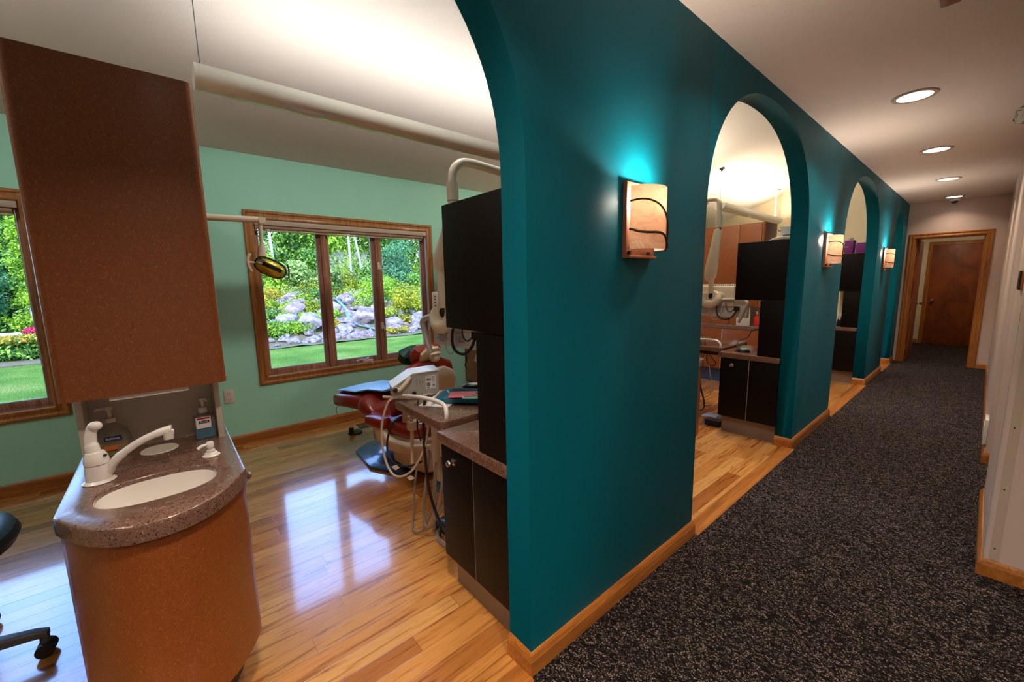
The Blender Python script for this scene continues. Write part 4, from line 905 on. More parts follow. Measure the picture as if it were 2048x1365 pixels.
# ================================================================== DENTAL CHAIR
def dental_chair(loc, rz, label):
    t_ = thing('dental_chair', label, 'dental chair', loc, rz=rz)
    lb = dict(local=True)
    # base plate (world measured outline turned into local coordinates)
    iv = Matrix.Rotation(-rz, 3, 'Z')
    def LW(x, y): v = iv @ (Vector((x, y, 0))-Vector(loc)); return (v.x, v.y)
    pl = [LW(*p) for p in [(-2.434, 1.205), (-2.32, 1.058), (-1.949, 1.032), (-1.697, 1.153), (-1.60, 1.42), (-1.72, 1.62), (-2.1, 1.68), (-2.45, 1.45)]]
    MB().prism(pl, 0, .022).build('base_plate', 'slate_blue_metal', t_, bevel=.006, **lb)
    ctr = Vector((sum(p[0] for p in pl)/8, sum(p[1] for p in pl)/8, 0))
    rd = MB(); q = [(ctr.x+(p[0]-ctr.x)*.8, ctr.y+(p[1]-ctr.y)*.8) for p in pl]; q2 = [(ctr.x+.06+(p[0]-ctr.x)*.55, ctr.y+(p[1]-ctr.y)*.5) for p in pl]
    rd.add([(x, y, .021) for x, y in q]+[(x, y, .075) for x, y in q2], [tuple(range(8)), tuple(range(8, 16))]+[(i, (i+1) % 8, (i+1) % 8+8, i+8) for i in range(8)])
    rd.build('base_cover', 'slate_blue_metal', t_, **lb)
    MB().loft([((.10, .02, .10), .11, .03, (0, 0, 1)), ((.12, .02, .12), .15, .075, (0, 0, 1)), ((.25, .03, .125), .18, .095, (0, 0, 1)), ((.44, .03, .125), .18, .09, (0, 0, 1)), ((.51, .03, .12), .16, .06, (0, 0, 1))], 28, e=.35).build('pump_housing', 'pale_plastic', t_, **lb)
    MB().loft([((-.10, .0, .26), .13, .02, (0, 0, 1)), ((-.08, .0, .235), .15, .055, (0, 0, 1)), ((.10, .02, .19), .15, .075, (0, 0, 1)), ((.2, .02, .2), .14, .06, (0, 0, 1))], 24, e=.3).build('lift_arm', 'lift_metal', t_, **lb)
    # seat shell beneath
    MB().loft([((-.04, 0, .315), .14, .015, (0, 0, 1)), ((-.02, 0, .315), .20, .03, (0, 0, 1)), ((.2, 0, .29), .24, .045, (0, 0, 1)), ((.50, 0, .30), .23, .045, (0, 0, 1)), ((.56, 0, .31), .15, .02, (0, 0, 1))], 24, e=.4).build('seat_shell', 'seat_shell', t_, **lb)
    for sy in (-1, 1):
        MB().loft([((.16, sy*.262, .425), .022, .015, (1, 0, 0)), ((.17, sy*.268, .36), .026, .045, (1, 0, 0)), ((.20, sy*.27, .30), .028, .06, (1, 0, .3)), ((.30, sy*.262, .265), .028, .04, (.2, 0, 1)), ((.50, sy*.25, .27), .026, .035, (0, 0, 1)), ((.62, sy*.22, .30), .02, .03, (0, 0, 1))], 20, e=.5).build('armrest_bracket', 'seat_shell', t_, **lb)
        MB().loft([((.035, sy*.26, .405), .02, .012, (0, 0, 1)), ((.05, sy*.262, .405), .045, .036, (0, 0, 1)), ((.13, sy*.265, .41), .052, .042, (0, 0, 1)), ((.22, sy*.265, .405), .045, .036, (0, 0, 1)), ((.235, sy*.265, .405), .02, .012, (0, 0, 1))], 20, e=.5).build('armrest', 'maroon_vinyl', t_, **lb)
    MB().loft([((-.03, 0, .41), .16, .02, (0, 0, 1)), ((.0, 0, .39), .235, .055, (0, 0, 1)), ((.12, 0, .365), .245, .065, (0, 0, 1)), ((.40, 0, .36), .245, .065, (0, 0, 1)), ((.52, 0, .38), .21, .045, (0, 0, 1)), ((.55, 0, .39), .14, .02, (0, 0, 1))], 28, e=.5).build('seat_cushion', 'maroon_vinyl', t_, **lb)
    # leg rest and knee roll
    MB().loft([((-.60, 0, .43), .09, .02, (0, 0, 1)), ((-.585, 0, .43), .15, .05, (.1, 0, 1)), ((-.51, 0, .44), .19, .066, (.1, 0, 1)), ((-.35, 0, .455), .20, .07, (.05, 0, 1)), ((-.20, 0, .46), .20, .07, (0, 0, 1)), ((-.12, 0, .45), .17, .04, (0, 0, 1))], 28, e=.6).build('leg_rest', 'maroon_vinyl', t_, **lb)
    MB().loft([((-.20, 0, .44), .16, .03, (0, 0, 1)), ((-.18, 0, .445), .20, .07, (0, 0, 1)), ((-.12, 0, .455), .225, .09, (-.1, 0, 1)), ((-.05, 0, .445), .225, .09, (-.4, 0, 1)), ((.01, 0, .42), .21, .06, (-.6, 0, 1)), ((.03, 0, .40), .15, .02, (-.6, 0, 1))], 32, e=.65).build('knee_cushion', 'maroon_vinyl', t_, **lb)
    cv_ = MB(); cv_.loft([((-.52, 0, .512), .15, .006, (.1, 0, 1)), ((-.4, .02, .532), .19, .008, (.05, 0, 1)), ((-.25, .03, .54), .20, .010, (.0, 0, 1)), ((-.12, .04, .57), .19, .012, (.0, 0, 1)), ((.0, .06, .565), .16, .008, (0, 0, 1))], 24, e=.5); cv_.build('plastic_cover', 'blue_bib', t_, **lb)
    # back rest: path leaning towards +x
    P = [(.22, .44), (.27, .52), (.32, .62), (.36, .705), (.39, .785), (.405, .825)]
    nv = Vector((-.93, 0, .36))
    wd = [.21, .26, .285, .275, .215, .11]
    MB().loft([((x, 0, z), w_, .045 if 0 < i < 5 else .02, nv) for i, ((x, z), w_) in enumerate(zip(P, wd))], 32, e=.65).build('back_cushion', 'maroon_vinyl', t_, **lb)
    MB().loft([((x+.05, 0, z-.02), w_*.84, .035 if 0 < i < 5 else .012, nv) for i, ((x, z), w_) in enumerate(zip([(.24, .36), (.30, .46), (.34, .58), (.375, .68), (.40, .75), (.415, .79)], wd))], 32, e=.65).build('back_shell', 'seat_shell', t_, **lb)
    MB().loft([((.385, 0, .78), .03, .01, nv), ((.41, 0, .86), .03, .01, nv)], 12).build('headrest_bar', 'black_plastic', t_, **lb)
    n2 = Vector((-.80, 0, .6))
    MB().loft([((.32, 0, .80), .05, .02, n2), ((.335, 0, .82), .115, .045, n2), ((.365, 0, .865), .135, .05, n2), ((.395, 0, .91), .115, .045, n2), ((.405, 0, .93), .05, .02, n2)], 28, e=.7).build('headrest', 'maroon_vinyl', t_, **lb)
    MB().loft([((.375, 0, .80), .04, .012, n2), ((.395, 0, .83), .09, .02, n2), ((.425, 0, .88), .10, .02, n2), ((.445, 0, .915), .05, .01, n2)], 24, e=.7).ell((.455, 0, .845), .028, .035, .028, e=.7).ell((.47, .0, .875), .016, .05, .014).build('headrest_shell', 'seat_shell', t_, **lb)
    MB().loft([((.24, -.02, .80), .07, .03, n2), ((.25, -.02, .825), .12, .055, n2), ((.275, -.02, .875), .125, .055, n2), ((.29, -.02, .905), .08, .03, n2)], 24, e=.6).build('head_cushion', 'green_vinyl', t_, **lb, label='dark green head cushion')
    MB().tube([(-.5, -.13, .41), (-.52, -.17, .36), (-.49, -.18, .33)], .003, 6).build('cover_strap', 'hose_cream', t_, **lb)
    return t_
dental_chair((-1.99, 1.27, 0), R(15), 'maroon dental chair with green head cushion in front of the window')
fp = thing('foot_control', 'small dark foot switch on the floor left of the dental chair', 'foot switch', (-2.78, 1.22, 0))
MB().lathe([(.001, 0), (.065, 0), (.06, .012), (.02, .018), (.001, .018)], (-2.78, 1.22, 0), 24).build('pedal_disc', 'black_plastic', fp)
MB().cyl((-2.79, 1.19, .012), (-2.79, 1.19, .06), .022, 14).build('post', 'black_plastic', fp)

# ================================================================== DELIVERY DESK
def delivery(dx, dy, labels, full):
    def o(x, y, z): return (x+dx, y+dy, z)
    d = thing('delivery_desk', labels[0], 'desk', o(-1.0, 1.15, 0))
    MB().prism([(x+dx, y+dy) for x, y in rrect(-1.13, -.632, .885, 1.50, .035)], .69, .732).build('desktop', 'counter_speckle', d, bevel=.005)
    MB().lathe([(.001, .26), (.045, .26), (.055, .30), (.058, .60), (.05, .688), (.001, .688)], o(-1.0, 1.10, 0), 28).build('column', 'pale_plastic', d)
    MB().lathe([(.001, .19), (.04, .19), (.055, .20), (.06, .24), (.055, .262), (.001, .262)], o(-1.0, 1.10, 0), 24).build('column_foot', 'slate_blue_metal', d)
    MB().tube([o(-1.0, 1.10, .23), o(-1.2, 1.25, .2), o(-1.55, 1.45, .12), o(-1.62, 1.48, .04)], .028, 12, smooth=5).build('support_arm', 'slate_blue_metal', d)
    MB().tube([o(-1.06, .915, .765), o(-.90, .935, .785), o(-.76, .95, .79), o(-.70, .95, .78), o(-.672, .94, .755), o(-.67, .938, .732)], .0105, 12, smooth=6).build('hand_rail', 'white_plastic', d)
    MB().box(*[v for p in ((-.98+dx, -.72+dx), (1.0+dy, 1.3+dy), (.64, .69)) for v in p]).build('under_tray', 'black_plastic', d, bevel=.004)
    # control box
    c = thing('control_box', labels[1], 'control unit', o(-1.15, 1.02, .74))
    A, B = Vector(o(-1.12, .885, 0)), Vector(o(-1.05, 1.125, 0)); dr = (B-A).normalized(); nr = Vector((dr.y, -dr.x, 0)); L_ = (B-A).length
    def Q2(u, h, w_): return tuple(A+dr*u*L_ + Vector((0, 0, h)) + nr*w_)
    vs = [Q2(0, .74, 0), Q2(1, .74, 0), Q2(1, .872, 0), Q2(.42, .865, 0), Q2(.0, .80, 0)]; vs += [tuple(Vector(v)-nr*.14) for v in vs]
    m = MB(); m.add(vs, [(0, 1, 2, 3, 4), (9, 8, 7, 6, 5), (0, 1, 6, 5), (1, 2, 7, 6), (2, 3, 8, 7), (3, 4, 9, 8), (4, 0, 5, 9)]); m.build('housing', 'grey_plastic', c, bevel=.005)
    tp = MB(); tv = [Q2(-.02, .805, .006), Q2(.42, .871, .006), Q2(1.02, .878, .006)]; tv2 = [tuple(Vector(v)-nr*.15) for v in tv]; tv3 = [tuple(Vector(v)-Vector((0, 0, .007))) for v in tv+tv2]
    tp.add(tv+tv2+tv3, [(0, 1, 4, 3), (1, 2, 5, 4), (6, 7, 10, 9), (7, 8, 11, 10), (0, 1, 7, 6), (1, 2, 8, 7), (3, 4, 10, 9), (4, 5, 11, 10), (0, 3, 9, 6), (2, 5, 11, 8)]); tp.build('lid', 'pale_plastic', c)
    lb = MB(); lb.add([Q2(.70, .775, .004), Q2(.93, .775, .004), Q2(.93, .852, .004), Q2(.70, .848, .004)], [(0, 1, 2, 3)]); lo = lb.build('rating_label', 'white_paper', c)
    ip = MB()
    for (u0, u1, h0, h1) in ((.72, .82, .82, .835), (.72, .80, .79, .81), (.84, .91, .84, .843), (.84, .91, .832, .835), (.84, .90, .824, .827), (.84, .91, .816, .819), (.84, .89, .808, .811), (.85, .90, .785, .80), (.72, .82, .842, .844), (.73, .78, .779, .786)):
        ip.add([Q2(u0, h0, .005), Q2(u1, h0, .005), Q2(u1, h1, .005), Q2(u0, h1, .005)], [(0, 1, 2, 3)])
    ip.build('label_print', 'ink_grey', lo)
    kk = MB(); kk.cyl(Q2(.44, .758, .0), Q2(.44, .758, .006), .012, 14).cyl(Q2(.05, .797, .02), Q2(.02, .79, .03), .012, 10); kk.build('socket', 'black_plastic', c)
    gr = MB(); gr.tube([Q2(.02, .80, .012), Q2(.12, .792, .02), Q2(.30, .835, .02), Q2(.36, .855, .012)], .011, 10, smooth=5); gr.build('grip', 'cream_plastic', c)
    rb = MB(); rb.add([], [])
    for k in range(3): rb.add([Q2(.5+k*.06, .80, .003), Q2(.512+k*.06, .80, .003), Q2(.512+k*.06, .835-.006*k, .003), Q2(.5+k*.06, .835-.006*k, .003)], [(0, 1, 2, 3)])
    rb.build('ribs', 'ink_grey', c)
    sb = MB(); sb.tube([o(-1.20, .86, .742), o(-1.13, .92, .738), o(-1.07, .98, .74), o(-1.07, 1.20, .742)], .008, 8, smooth=3)
    tag(sb.build('instrument_rail', 'hose_cream'), labels[2], 'rail')
    return d
delivery(0, 0, ['speckled delivery desk on a pale column beside the nearest black cabinet', 'grey control box with a white rating label on the delivery desk', 'cream instrument rail along the edge of the nearest delivery desk'], True)
delivery(.02, 2.92, ['brown delivery desk seen through the second arch', 'grey control box half hidden by the pier in the second arch', 'cream instrument rail on the desk seen through the second arch'], False)
# things on the first desk
m = thing('computer_mouse', 'black computer mouse on the far side of the delivery desk', 'computer mouse', (-1.05, 1.30, .732))
MB().ell((-1.02, 1.33, .75), .032, .06, .02, 20, Matrix.Rotation(R(-35), 3, 'Z')).build('shell', 'black_plastic', m)
MB().ell((-1.012, 1.335, .758), .02, .045, .014, 16, Matrix.Rotation(R(-35), 3, 'Z')).build('top_button', 'grey_plastic', m)
tag(MB().lathe([(.001, 0), (.09, 0), (.09, .004), (.001, .004)], (-1.0, 1.40, .733), 30).build('mouse_pad', 'black_rubber'), 'round black mouse pad at the back of the delivery desk', 'mouse pad')
tr = thing('instrument_tray', 'blue plastic tray of wrapped instruments on the delivery desk', 'tray', (-.86, 1.15, .735))
rt = Matrix.Rotation(R(42), 3, 'Z'); tc = Vector((-.845, 1.19, .742))
P0 = [tuple(tc + rt @ Vector((x, y, 0))) for x, y in rrect(-.155, .155, -.105, .105, .03)]
ti = MB(); npt = len(P0)
rings = []
for s_, z in ((.90, .0), (1.0, .022), (1.04, .024), (1.0, .019), (.97, .019), (.89, .004)):
    rings.append([(tc.x+(p[0]-tc.x)*s_, tc.y+(p[1]-tc.y)*s_, tc.z+z) for p in P0])
vs = [v for r_ in rings for v in r_]
ti.add(vs, [(i*npt+k, i*npt+(k+1) % npt, (i+1)*npt+(k+1) % npt, (i+1)*npt+k) for i in range(5) for k in range(npt)]+[tuple(range(npt)), tuple(range(5*npt, 6*npt))]); ti.build('tray_body', 'blue_tray_plastic', tr)
tag(MB().obox(tc+Vector((-.03, .01, .012)), .20, .12, .003, rt @ Matrix.Rotation(R(8), 3, 'Z')).build('paper_slip', 'pink_paper'), 'pink paper slip lying in the blue tray', 'paper')
tag(MB().obox(Vector((-.93, 1.07, .7345)), .16, .22, .003, Matrix.Rotation(R(35), 3, 'Z')).build('paper_sheet', 'white_paper'), 'white paper sheet half under the blue tray', 'paper')
for i, (x, y, z, rz_, lb) in enumerate([(.03, -.055, .017, 20, 'mint instrument pouch at the front corner of the blue tray'), (.075, -.02, .024, -25, 'mint instrument pouch crossing the others in the blue tray'),
                              (.11, .03, .03, 60, 'mint instrument pouch leaning on the rear rim of the blue tray')]):
    p = thing('instrument_pouch', lb, 'pouch', tuple(tc + rt @ Vector((x, y, z))), 'sterile pouches in the blue tray')
    rr = rt @ Matrix.Rotation(R(rz_), 3, 'Z') @ Matrix.Rotation(R(5-6*i), 3, 'Y'); c0 = tc + rt @ Vector((x, y, z))
    MB().obox(c0, .11, .035, .006, rr).build('pouch_film', 'mint_pouch', p, bevel=.002)
    MB().tube([c0+rr @ Vector((-.045, 0, .006)), c0+rr @ Vector((.045, .004, .007))], .0025, 8).build('instrument', 'chrome', p)
# hoses at the first desk
def hose(pts, r, mat, label, name='hose', cat='hose', group=None): 
    return tag(MB().tube(pts, r, 10, smooth=10).build(name, mat), label, cat, group)
hose([(-1.12, .92, .75), (-1.14, .86, .72), (-1.15, .82, .58), (-1.13, .82, .42), (-1.06, .84, .34), (-.97, .89, .38), (-.90, .94, .52), (-.88, .96, .66), (-.90, 1.0, .75), (-1.0, 1.10, .765)], .006, 'hose_cream', 'cream hose hanging in one big loop beneath the control box')
hose([(-.98, 1.02, .76), (-.93, .97, .755), (-.90, .94, .66), (-.90, .94, .45), (-.88, .95, .25), (-.80, .97, .10), (-.70, 1.0, .05)], .008, 'cable_black', 'thick black cable running down past the delivery desk', 'cable', 'cable')
hose([(-1.02, 1.0, .76), (-.97, .95, .74), (-.93, .92, .62), (-.92, .93, .55)], .004, 'cable_black', 'thin black cable dropping over the desk edge', 'cable', 'cable')
hose([(-1.05, .98, .42), (-1.06, .96, .30), (-1.05, .93, .12), (-1.0, .90, .03), (-.94, .93, .05), (-.90, .98, .22), (-.90, 1.0, .42)], .0055, 'hose_grey', 'thin grey hose looping closest to the dental chair')
hose([(-.93, .98, .48), (-.945, .96, .30), (-.95, .94, .16), (-.91, .93, .08), (-.86, .95, .12), (-.85, 1.0, .30), (-.88, 1.02, .45)], .0085, 'hose_grey', 'thick grey hose looping beside the nearest black cabinet')
hose([(-.91, 1.0, .40), (-.91, .98, .24), (-.88, .96, .14), (-.84, .97, .16), (-.81, 1.0, .26), (-.84, 1.02, .40)], .005, 'hose_grey', 'small inner grey hose loop beside the nearest black cabinet')
hose([(-1.32, 1.0, .56), (-1.36, .96, .50), (-1.36, .93, .38), (-1.30, .94, .30), (-1.20, .98, .30), (-1.1, 1.02, .35)], .006, 'cable_black', 'dark curled cable under the arm of the dental chair', 'cable', 'cable')
hose([(-.93, 1.02, .015), (-.86, .97, .010), (-.74, .98, .010), (-.66, 1.02, .010)], .009, 'hose_grey', 'grey cord from the foot pedal going behind the black cabinet', 'cord', 'cord')
sy = thing('instrument_holder', 'cream instrument handpiece holder under the delivery desk', 'instrument holder', (-1.2, 1.05, .5))
MB().obox((-1.22, 1.04, .53), .05, .06, .05).cyl((-1.22, 1.03, .50), (-1.22, 1.02, .30), .010, 10).build('holder_body', 'cream_plastic', sy)
MB().cyl((-1.22, 1.03, .555), (-1.225, 1.02, .59), .012, 12).build('handpiece', 'chrome', sy)
MB().tube([(-1.22, 1.05, .53), (-1.10, 1.08, .56), (-1.0, 1.10, .57)], .008, 8).build('holder_arm', 'brushed_nickel', sy)
for (x, y, z, lb) in ((-1.09, .86, .37, 'small white tag hanging from the black cable'), (-1.0, .90, .33, 'second small white tag lower on the hose loop')):
    tag(MB().obox((x, y, z), .004, .028, .03, Matrix.Rotation(R(40), 3, 'X') @ Matrix.Rotation(R(-40), 3, 'Z')).build('cable_tag', 'white_paper'), lb, 'tag', 'tags on the cables')
pd = thing('foot_pedal', 'grey foot pedal with a blue glint beside the nearest black cabinet', 'foot pedal', (-.92, 1.08, 0))
MB().prism(rrect(-.99, -.83, 1.02, 1.14, .02), 0, .035).build('pedal_base', 'black_rubber', pd, bevel=.006)
MB().loft([((-.975, 1.08, .04), .03, .01, (0, 0, 1)), ((-.93, 1.08, .055), .05, .018, (0, 0, 1)), ((-.86, 1.08, .06), .05, .02, (0, 0, 1)), ((-.84, 1.08, .05), .03, .01, (0, 0, 1))], e=.6).build('pedal_top', 'slate_blue_metal', pd)

# ================================================================== SECOND BAY DETAILS
ph = thing('card_reader', 'black round device with a pale top on the second black cabinet counter', 'device', (-.42, 3.80, .72))
MB().lathe([(.001, 0), (.058, 0), (.062, .008), (.058, .018), (.03, .024), (.001, .024)], (-.44, 3.80, .72), 30, sx=1.0, sy=.75).build('body', 'black_plastic', ph, bevel=0)
MB().lathe([(.001, .022), (.032, .022), (.03, .028), (.001, .029)], (-.425, 3.80, .72), 20).build('pad', 'mint_pouch', ph)
MB().tube([(-.46, 3.81, .74), (-.50, 3.83, .76), (-.50, 3.86, .80), (-.43, 3.87, .84), (-.40, 3.88, .90), (-.33, 3.92, .92)], .004, 8, smooth=8).build('cord', 'cable_black', ph)
MB().tube([(-.36, 3.90, .905), (-.31, 3.93, .935)], .010, 8).build('plug', 'black_plastic', ph)
hose([(-.94, 3.98, .74), (-.90, 3.93, .78), (-.86, 3.93, .74), (-.86, 3.94, .55), (-.90, 3.96, .35), (-.86, 3.95, .18), (-.80, 3.94, .12), (-.74, 3.96, .14)], .005, 'hose_grey', 'thin hose trailing below the desk in the second bay')
hose([(-.92, 3.96, .62), (-.88, 3.93, .5), (-.84, 3.92, .30), (-.80, 3.92, .16), (-.82, 3.93, .08), (-.92, 3.94, .05), (-1.0, 3.96, .06)], .008, 'cable_black', 'thick dark cable reaching the floor in the second bay', 'cable', 'cable')
hose([(-.85, 3.95, .60), (-.80, 3.93, .66), (-.74, 3.92, .60), (-.71, 3.92, .56), (-.75, 3.92, .53), (-.80, 3.93, .58), (-.79, 3.94, .66), (-.70, 3.95, .67)], .004, 'cable_black', 'coiled black cable next to the second black cabinet', 'cable', 'cable')
hose([(-1.0, 3.95, .80), (-.93, 3.92, .90), (-.86, 3.92, .84), (-.82, 3.93, .74), (-.84, 3.93, .70)], .005, 'hose_grey', 'grey hose arching over the desk edge in the second bay')
hose([(-.80, 3.94, .62), (-.76, 3.93, .45), (-.74, 3.93, .30), (-.78, 3.93, .22), (-.86, 3.93, .22), (-.92, 3.93, .26)], .0035, 'hose_cream', 'thin white hose hanging low in the second bay')
pd = thing('foot_pedal', 'dark foot pedal on the floor in front of the second black cabinet', 'foot pedal', (-.68, 3.86, 0))
MB().prism(rrect(-.72, -.58, 3.74, 3.84, .02), 0, .055).build('pedal_base', 'cable_black', pd, bevel=.006)
MB().loft([((-.80, 3.90, .03), .03, .01, (0, 0, 1)), ((-.75, 3.90, .05), .055, .02, (0, 0, 1)), ((-.64, 3.88, .055), .055, .02, (0, 0, 1)), ((-.62, 3.88, .04), .03, .01, (0, 0, 1))], e=.7).build('pedal_top', 'grey_plastic', pd)
# boxes and bags on the second upper cabinet
bg_ = thing('supply_box', 'white printed box on top of the second black upper cabinet', 'box', (-.2, 3.85, 1.645))
MB().obox((-.185, 3.86, 1.70), .09, .12, .11, Matrix.Rotation(R(12), 3, 'Z')).build('carton', 'white_paper', bg_, bevel=.002)
sm = MB()
for k in range(7): sm.obox((-.215+.02*(k % 4), 3.796+.004*(k % 4), 1.672+.022*(k // 3)+.004*(k % 2)), .012, .001, .004, Matrix.Rotation(R(12), 3, 'Z'))
sm.build('print', 'ink_grey', bg_)
MB().tube([(-.232, 3.79, 1.735), (-.222, 3.785, 1.722), (-.208, 3.785, 1.722)], .003, 8).build('dark_clip', 'navy_label', bg_)
tag(MB().loft([((-.262, 3.76, 1.652), .05, .004, (0, 0, 1)), ((-.22, 3.76, 1.662), .06, .014, (0, 0, 1)), ((-.16, 3.76, 1.664), .06, .016, (0, 0, 1)), ((-.125, 3.76, 1.655), .05, .006, (0, 0, 1))], e=.6).build('plastic_bag', 'bag_film'), 'crumpled pale plastic bag on the second black upper cabinet', 'bag')
pn = MB().tube([(-.175, 3.72, 1.683), (-.12, 3.715, 1.68)], .004, 8); tag(pn.build('marker_pen', 'black_plastic'), 'black pen lying on top of the pale plastic bag', 'pen')
# purple boxes on the third
def pbox(x0, x1, h, label, y=6.66, word=None):
    p = thing('purple_box', label, 'box', ((x0+x1)/2, y, 1.645), 'purple boxes on the third black cabinet')
    MB().box(x0, x1, y, y+.16, 1.646, 1.646+h).build('carton', 'purple_card', p, bevel=.002)
    MB().box(x0-.004, x0, y, y+.16, 1.646, 1.646+h).build('side_flap', 'purple_side', p)
    MB().box(x0-.004, x1, y, y+.16, 1.646+h, 1.648+h).build('lid_edge', 'purple_side', p)
    if word: 
        MB().obox(((x0+x1)/2-.022, y-.0008, 1.646+h*.52), .034, .001, .008).build('printed_band', 'purple_side', p)
    return p
pbox(-.335, -.250, .165, 'left and taller of two purple boxes on the third black cabinet', word=True)
pbox(-.222, -.120, .128, 'right and lower of two purple boxes on the third black cabinet')
hk = MB().ell((-.29, 6.74, 1.835), .025, .02, .012).tube([(-.31, 6.74, 1.83), (-.29, 6.74, 1.85), (-.26, 6.74, 1.845)], .004, 8); tag(hk.build('small_model', 'grey_plastic'), 'small grey object lying on the taller purple box', 'ornament')
jr = thing('countertop_device', 'dark device with a thin antenna on the third black cabinet counter', 'device', (-.31, 6.68, .72))
MB().loft([((-.32, 6.70, .722), .03, .03, (1, 0, 0)), ((-.32, 6.70, .78), .035, .03, (1, 0, 0)), ((-.315, 6.70, .83), .02, .02, (1, 0, 0))]).build('body', 'black_plastic', jr)
MB().tube([(-.34, 6.70, .855), (-.30, 6.70, .87), (-.28, 6.70, .872)], .004, 8).build('antenna', 'chrome', jr)
MB().ell((-.315, 6.675, .815), .012, .012, .012).build('knob', 'chrome', jr)
tag(MB().cyl((-.33, 6.95, 0), (-.33, 6.95, 1.62), .055, 20).build('cream_column', 'cream_plastic'), 'pale round post standing behind the third black cabinet', 'post')

# ================================================================== STOOL AT LEFT
st = thing('rolling_stool', 'dark wheeled stool cut by the left edge of the photo', 'stool', (-1.29, -.815, 0))
sc = Vector((-1.29, -.815, 0))
MB().lathe([(.001, .43), (.20, .43), (.29, .44), (.322, .462), (.33, .487), (.322, .512), (.29, .527), (.12, .532), (.001, .532)], sc, 48).build('seat', 'stool_vinyl', st)
MB().lathe([(.3295, .484), (.3325, .486), (.3295, .489)], sc, 48).build('piping', 'black_rubber', st)
MB().cyl(tuple(sc+Vector((0, 0, .10))), tuple(sc+Vector((0, 0, .42))), .025, 18).build('gas_post', 'black_plastic', st)
MB().lathe([(.001, .07), (.05, .07), (.05, .13), (.03, .16), (.001, .16)], sc, 20).build('hub', 'grey_plastic', st)
import itertools
tip = Vector((-1.262, -.468, 0)); a0 = math.atan2(tip.y-sc.y, tip.x-sc.x); Rr = (tip-sc).length
for k in range(5):
    a = a0+2*PI*k/5; d = Vector((math.cos(a), math.sin(a), 0)); e = sc+d*Rr
    MB().loft([(sc+d*.03+Vector((0, 0, .125)), .026, .022, (0, 0, 1)), (sc+d*(Rr*.6)+Vector((0, 0, .108)), .024, .018, (0, 0, 1)), (e-d*.02+Vector((0, 0, .092)), .018, .015, (0, 0, 1)), (e+d*.012+Vector((0, 0, .084)), .016, .012, (0, 0, 1))], 14, e=.4, axis=Vector((-d.y, d.x, 0))).cyl(tuple(e+Vector((0, 0, .05))), tuple(e+Vector((0, 0, .09))), .014, 12).build('leg', 'stool_grey', st)
    cs_ = MB(); n_ = Vector((-d.y, d.x, 0))
    ca = MB(); 
    for s in (-1, 1):
        cc = e+n_*(.017*s)+Vector((0, 0, .026)); ca.tube([cc-n_*.009, cc+n_*.009], .026, 22)
    ca.tube([e+Vector((0, 0, .03)), e+Vector((0, 0, .06))], .012, 12); ca.tube([e-n_*.008+Vector((0, 0, .03)), e+n_*.008+Vector((0, 0, .03))], .022, 16)
    ca.build('caster', 'black_rubber', st)

# ================================================================== HALLWAY SMALL THINGS
dm = thing('security_camera', 'white dome security camera on the hallway ceiling by the end wall', 'security camera', (.47, 8.80, HC))
MB().lathe([(.001, 0), (.062, 0), (.065, -.012), (.058, -.03), (.04, -.04), (.001, -.04)], (.47, 8.80, HC), 28).build('housing', 'pale_plastic', dm)
MB().ell((.475, 8.79, HC-.04), .036, .036, .03).build('dome', 'black_plastic', dm)
wb = thing('wall_frame', 'small dark wood edged frame at the right edge, on the near wall', 'frame', (XR, 2.9, 1.3))
MB().box(XR-.008, XR+.002, 2.86, 3.02, 1.277, 1.362).build('wood_back', 'orange_wood_edge', wb, bevel=.002)
MB().box(XR-.014, XR-.008, 2.862, 3.018, 1.279, 1.362).build('black_rim', 'black_plastic', wb, bevel=.002)
gd = MB().box(XR-.0008, XR+.0, 2.71, 2.74, .085, 1.26); 
cg = MB(); cg.box(XR+.018, XR+.045, 2.6885, 2.690, .085, 1.22); cg.box(XR-.0015, XR, 2.708, 2.73, .085, 1.22)
cgo = thing('corner_guard', 'clear corner guard strip on the near right wall corner', 'corner guard', (XR, 2.69, .085))
cg.build('strip', 'beige_edge', cgo)
scw = MB()
for z in (.14, .42, .70, 1.0): scw.ell((XR+.030, 2.6880, z), .003, .0015, .003)
scw.build('screw', 'bronze_iron', cgo)
nl = thing('night_light', 'white plug-in box low on the far right hallway wall', 'night light', (XR, 4.7, .2))
MB().box(XR-.020, XR, 4.52, 4.72, .10, .285).build('box_body', 'white_plastic', nl, bevel=.004)
MB().box(XR-.022, XR-.019, 4.54, 4.70, .15, .24).build('front_panel', 'pale_plastic', nl)
sh = thing('ceiling_plate', 'small tan framed plate on the hallway ceiling at the top edge of the photo', 'ceiling fitting', (.70, 2.53, HC))
MB().box(.665, .735, 2.40, 2.545, HC-.012, HC).build('plate', 'beige_edge', sh, bevel=.002)
MB().box(.672, .728, 2.41, 2.535, HC-.02, HC-.012).build('frame', 'copper_plate', sh, bevel=.002)
gx = thing('crystal_ornament', 'faceted clear glass ornament hanging at the right edge near the ceiling', 'glass ornament', (.95, 4.3, 2.36))
bmx = bmesh.new(); bmesh.ops.create_icosphere(bmx, subdivisions=1, radius=.055); mex = bpy.data.meshes.new('glass_body'); bmx.to_mesh(mex); bmx.free(); mex.materials.append(M['crystal'])
ox = bpy.data.objects.new('glass_body', mex); COL.objects.link(ox); ox.parent = gx; ox.location = (0, 0, 0); ox.scale = (.9, .9, 1.1)
MB().cyl((.95, 4.3, 2.41), (.95, 4.3, HC), .006, 8).build('hanger', 'chrome', gx)

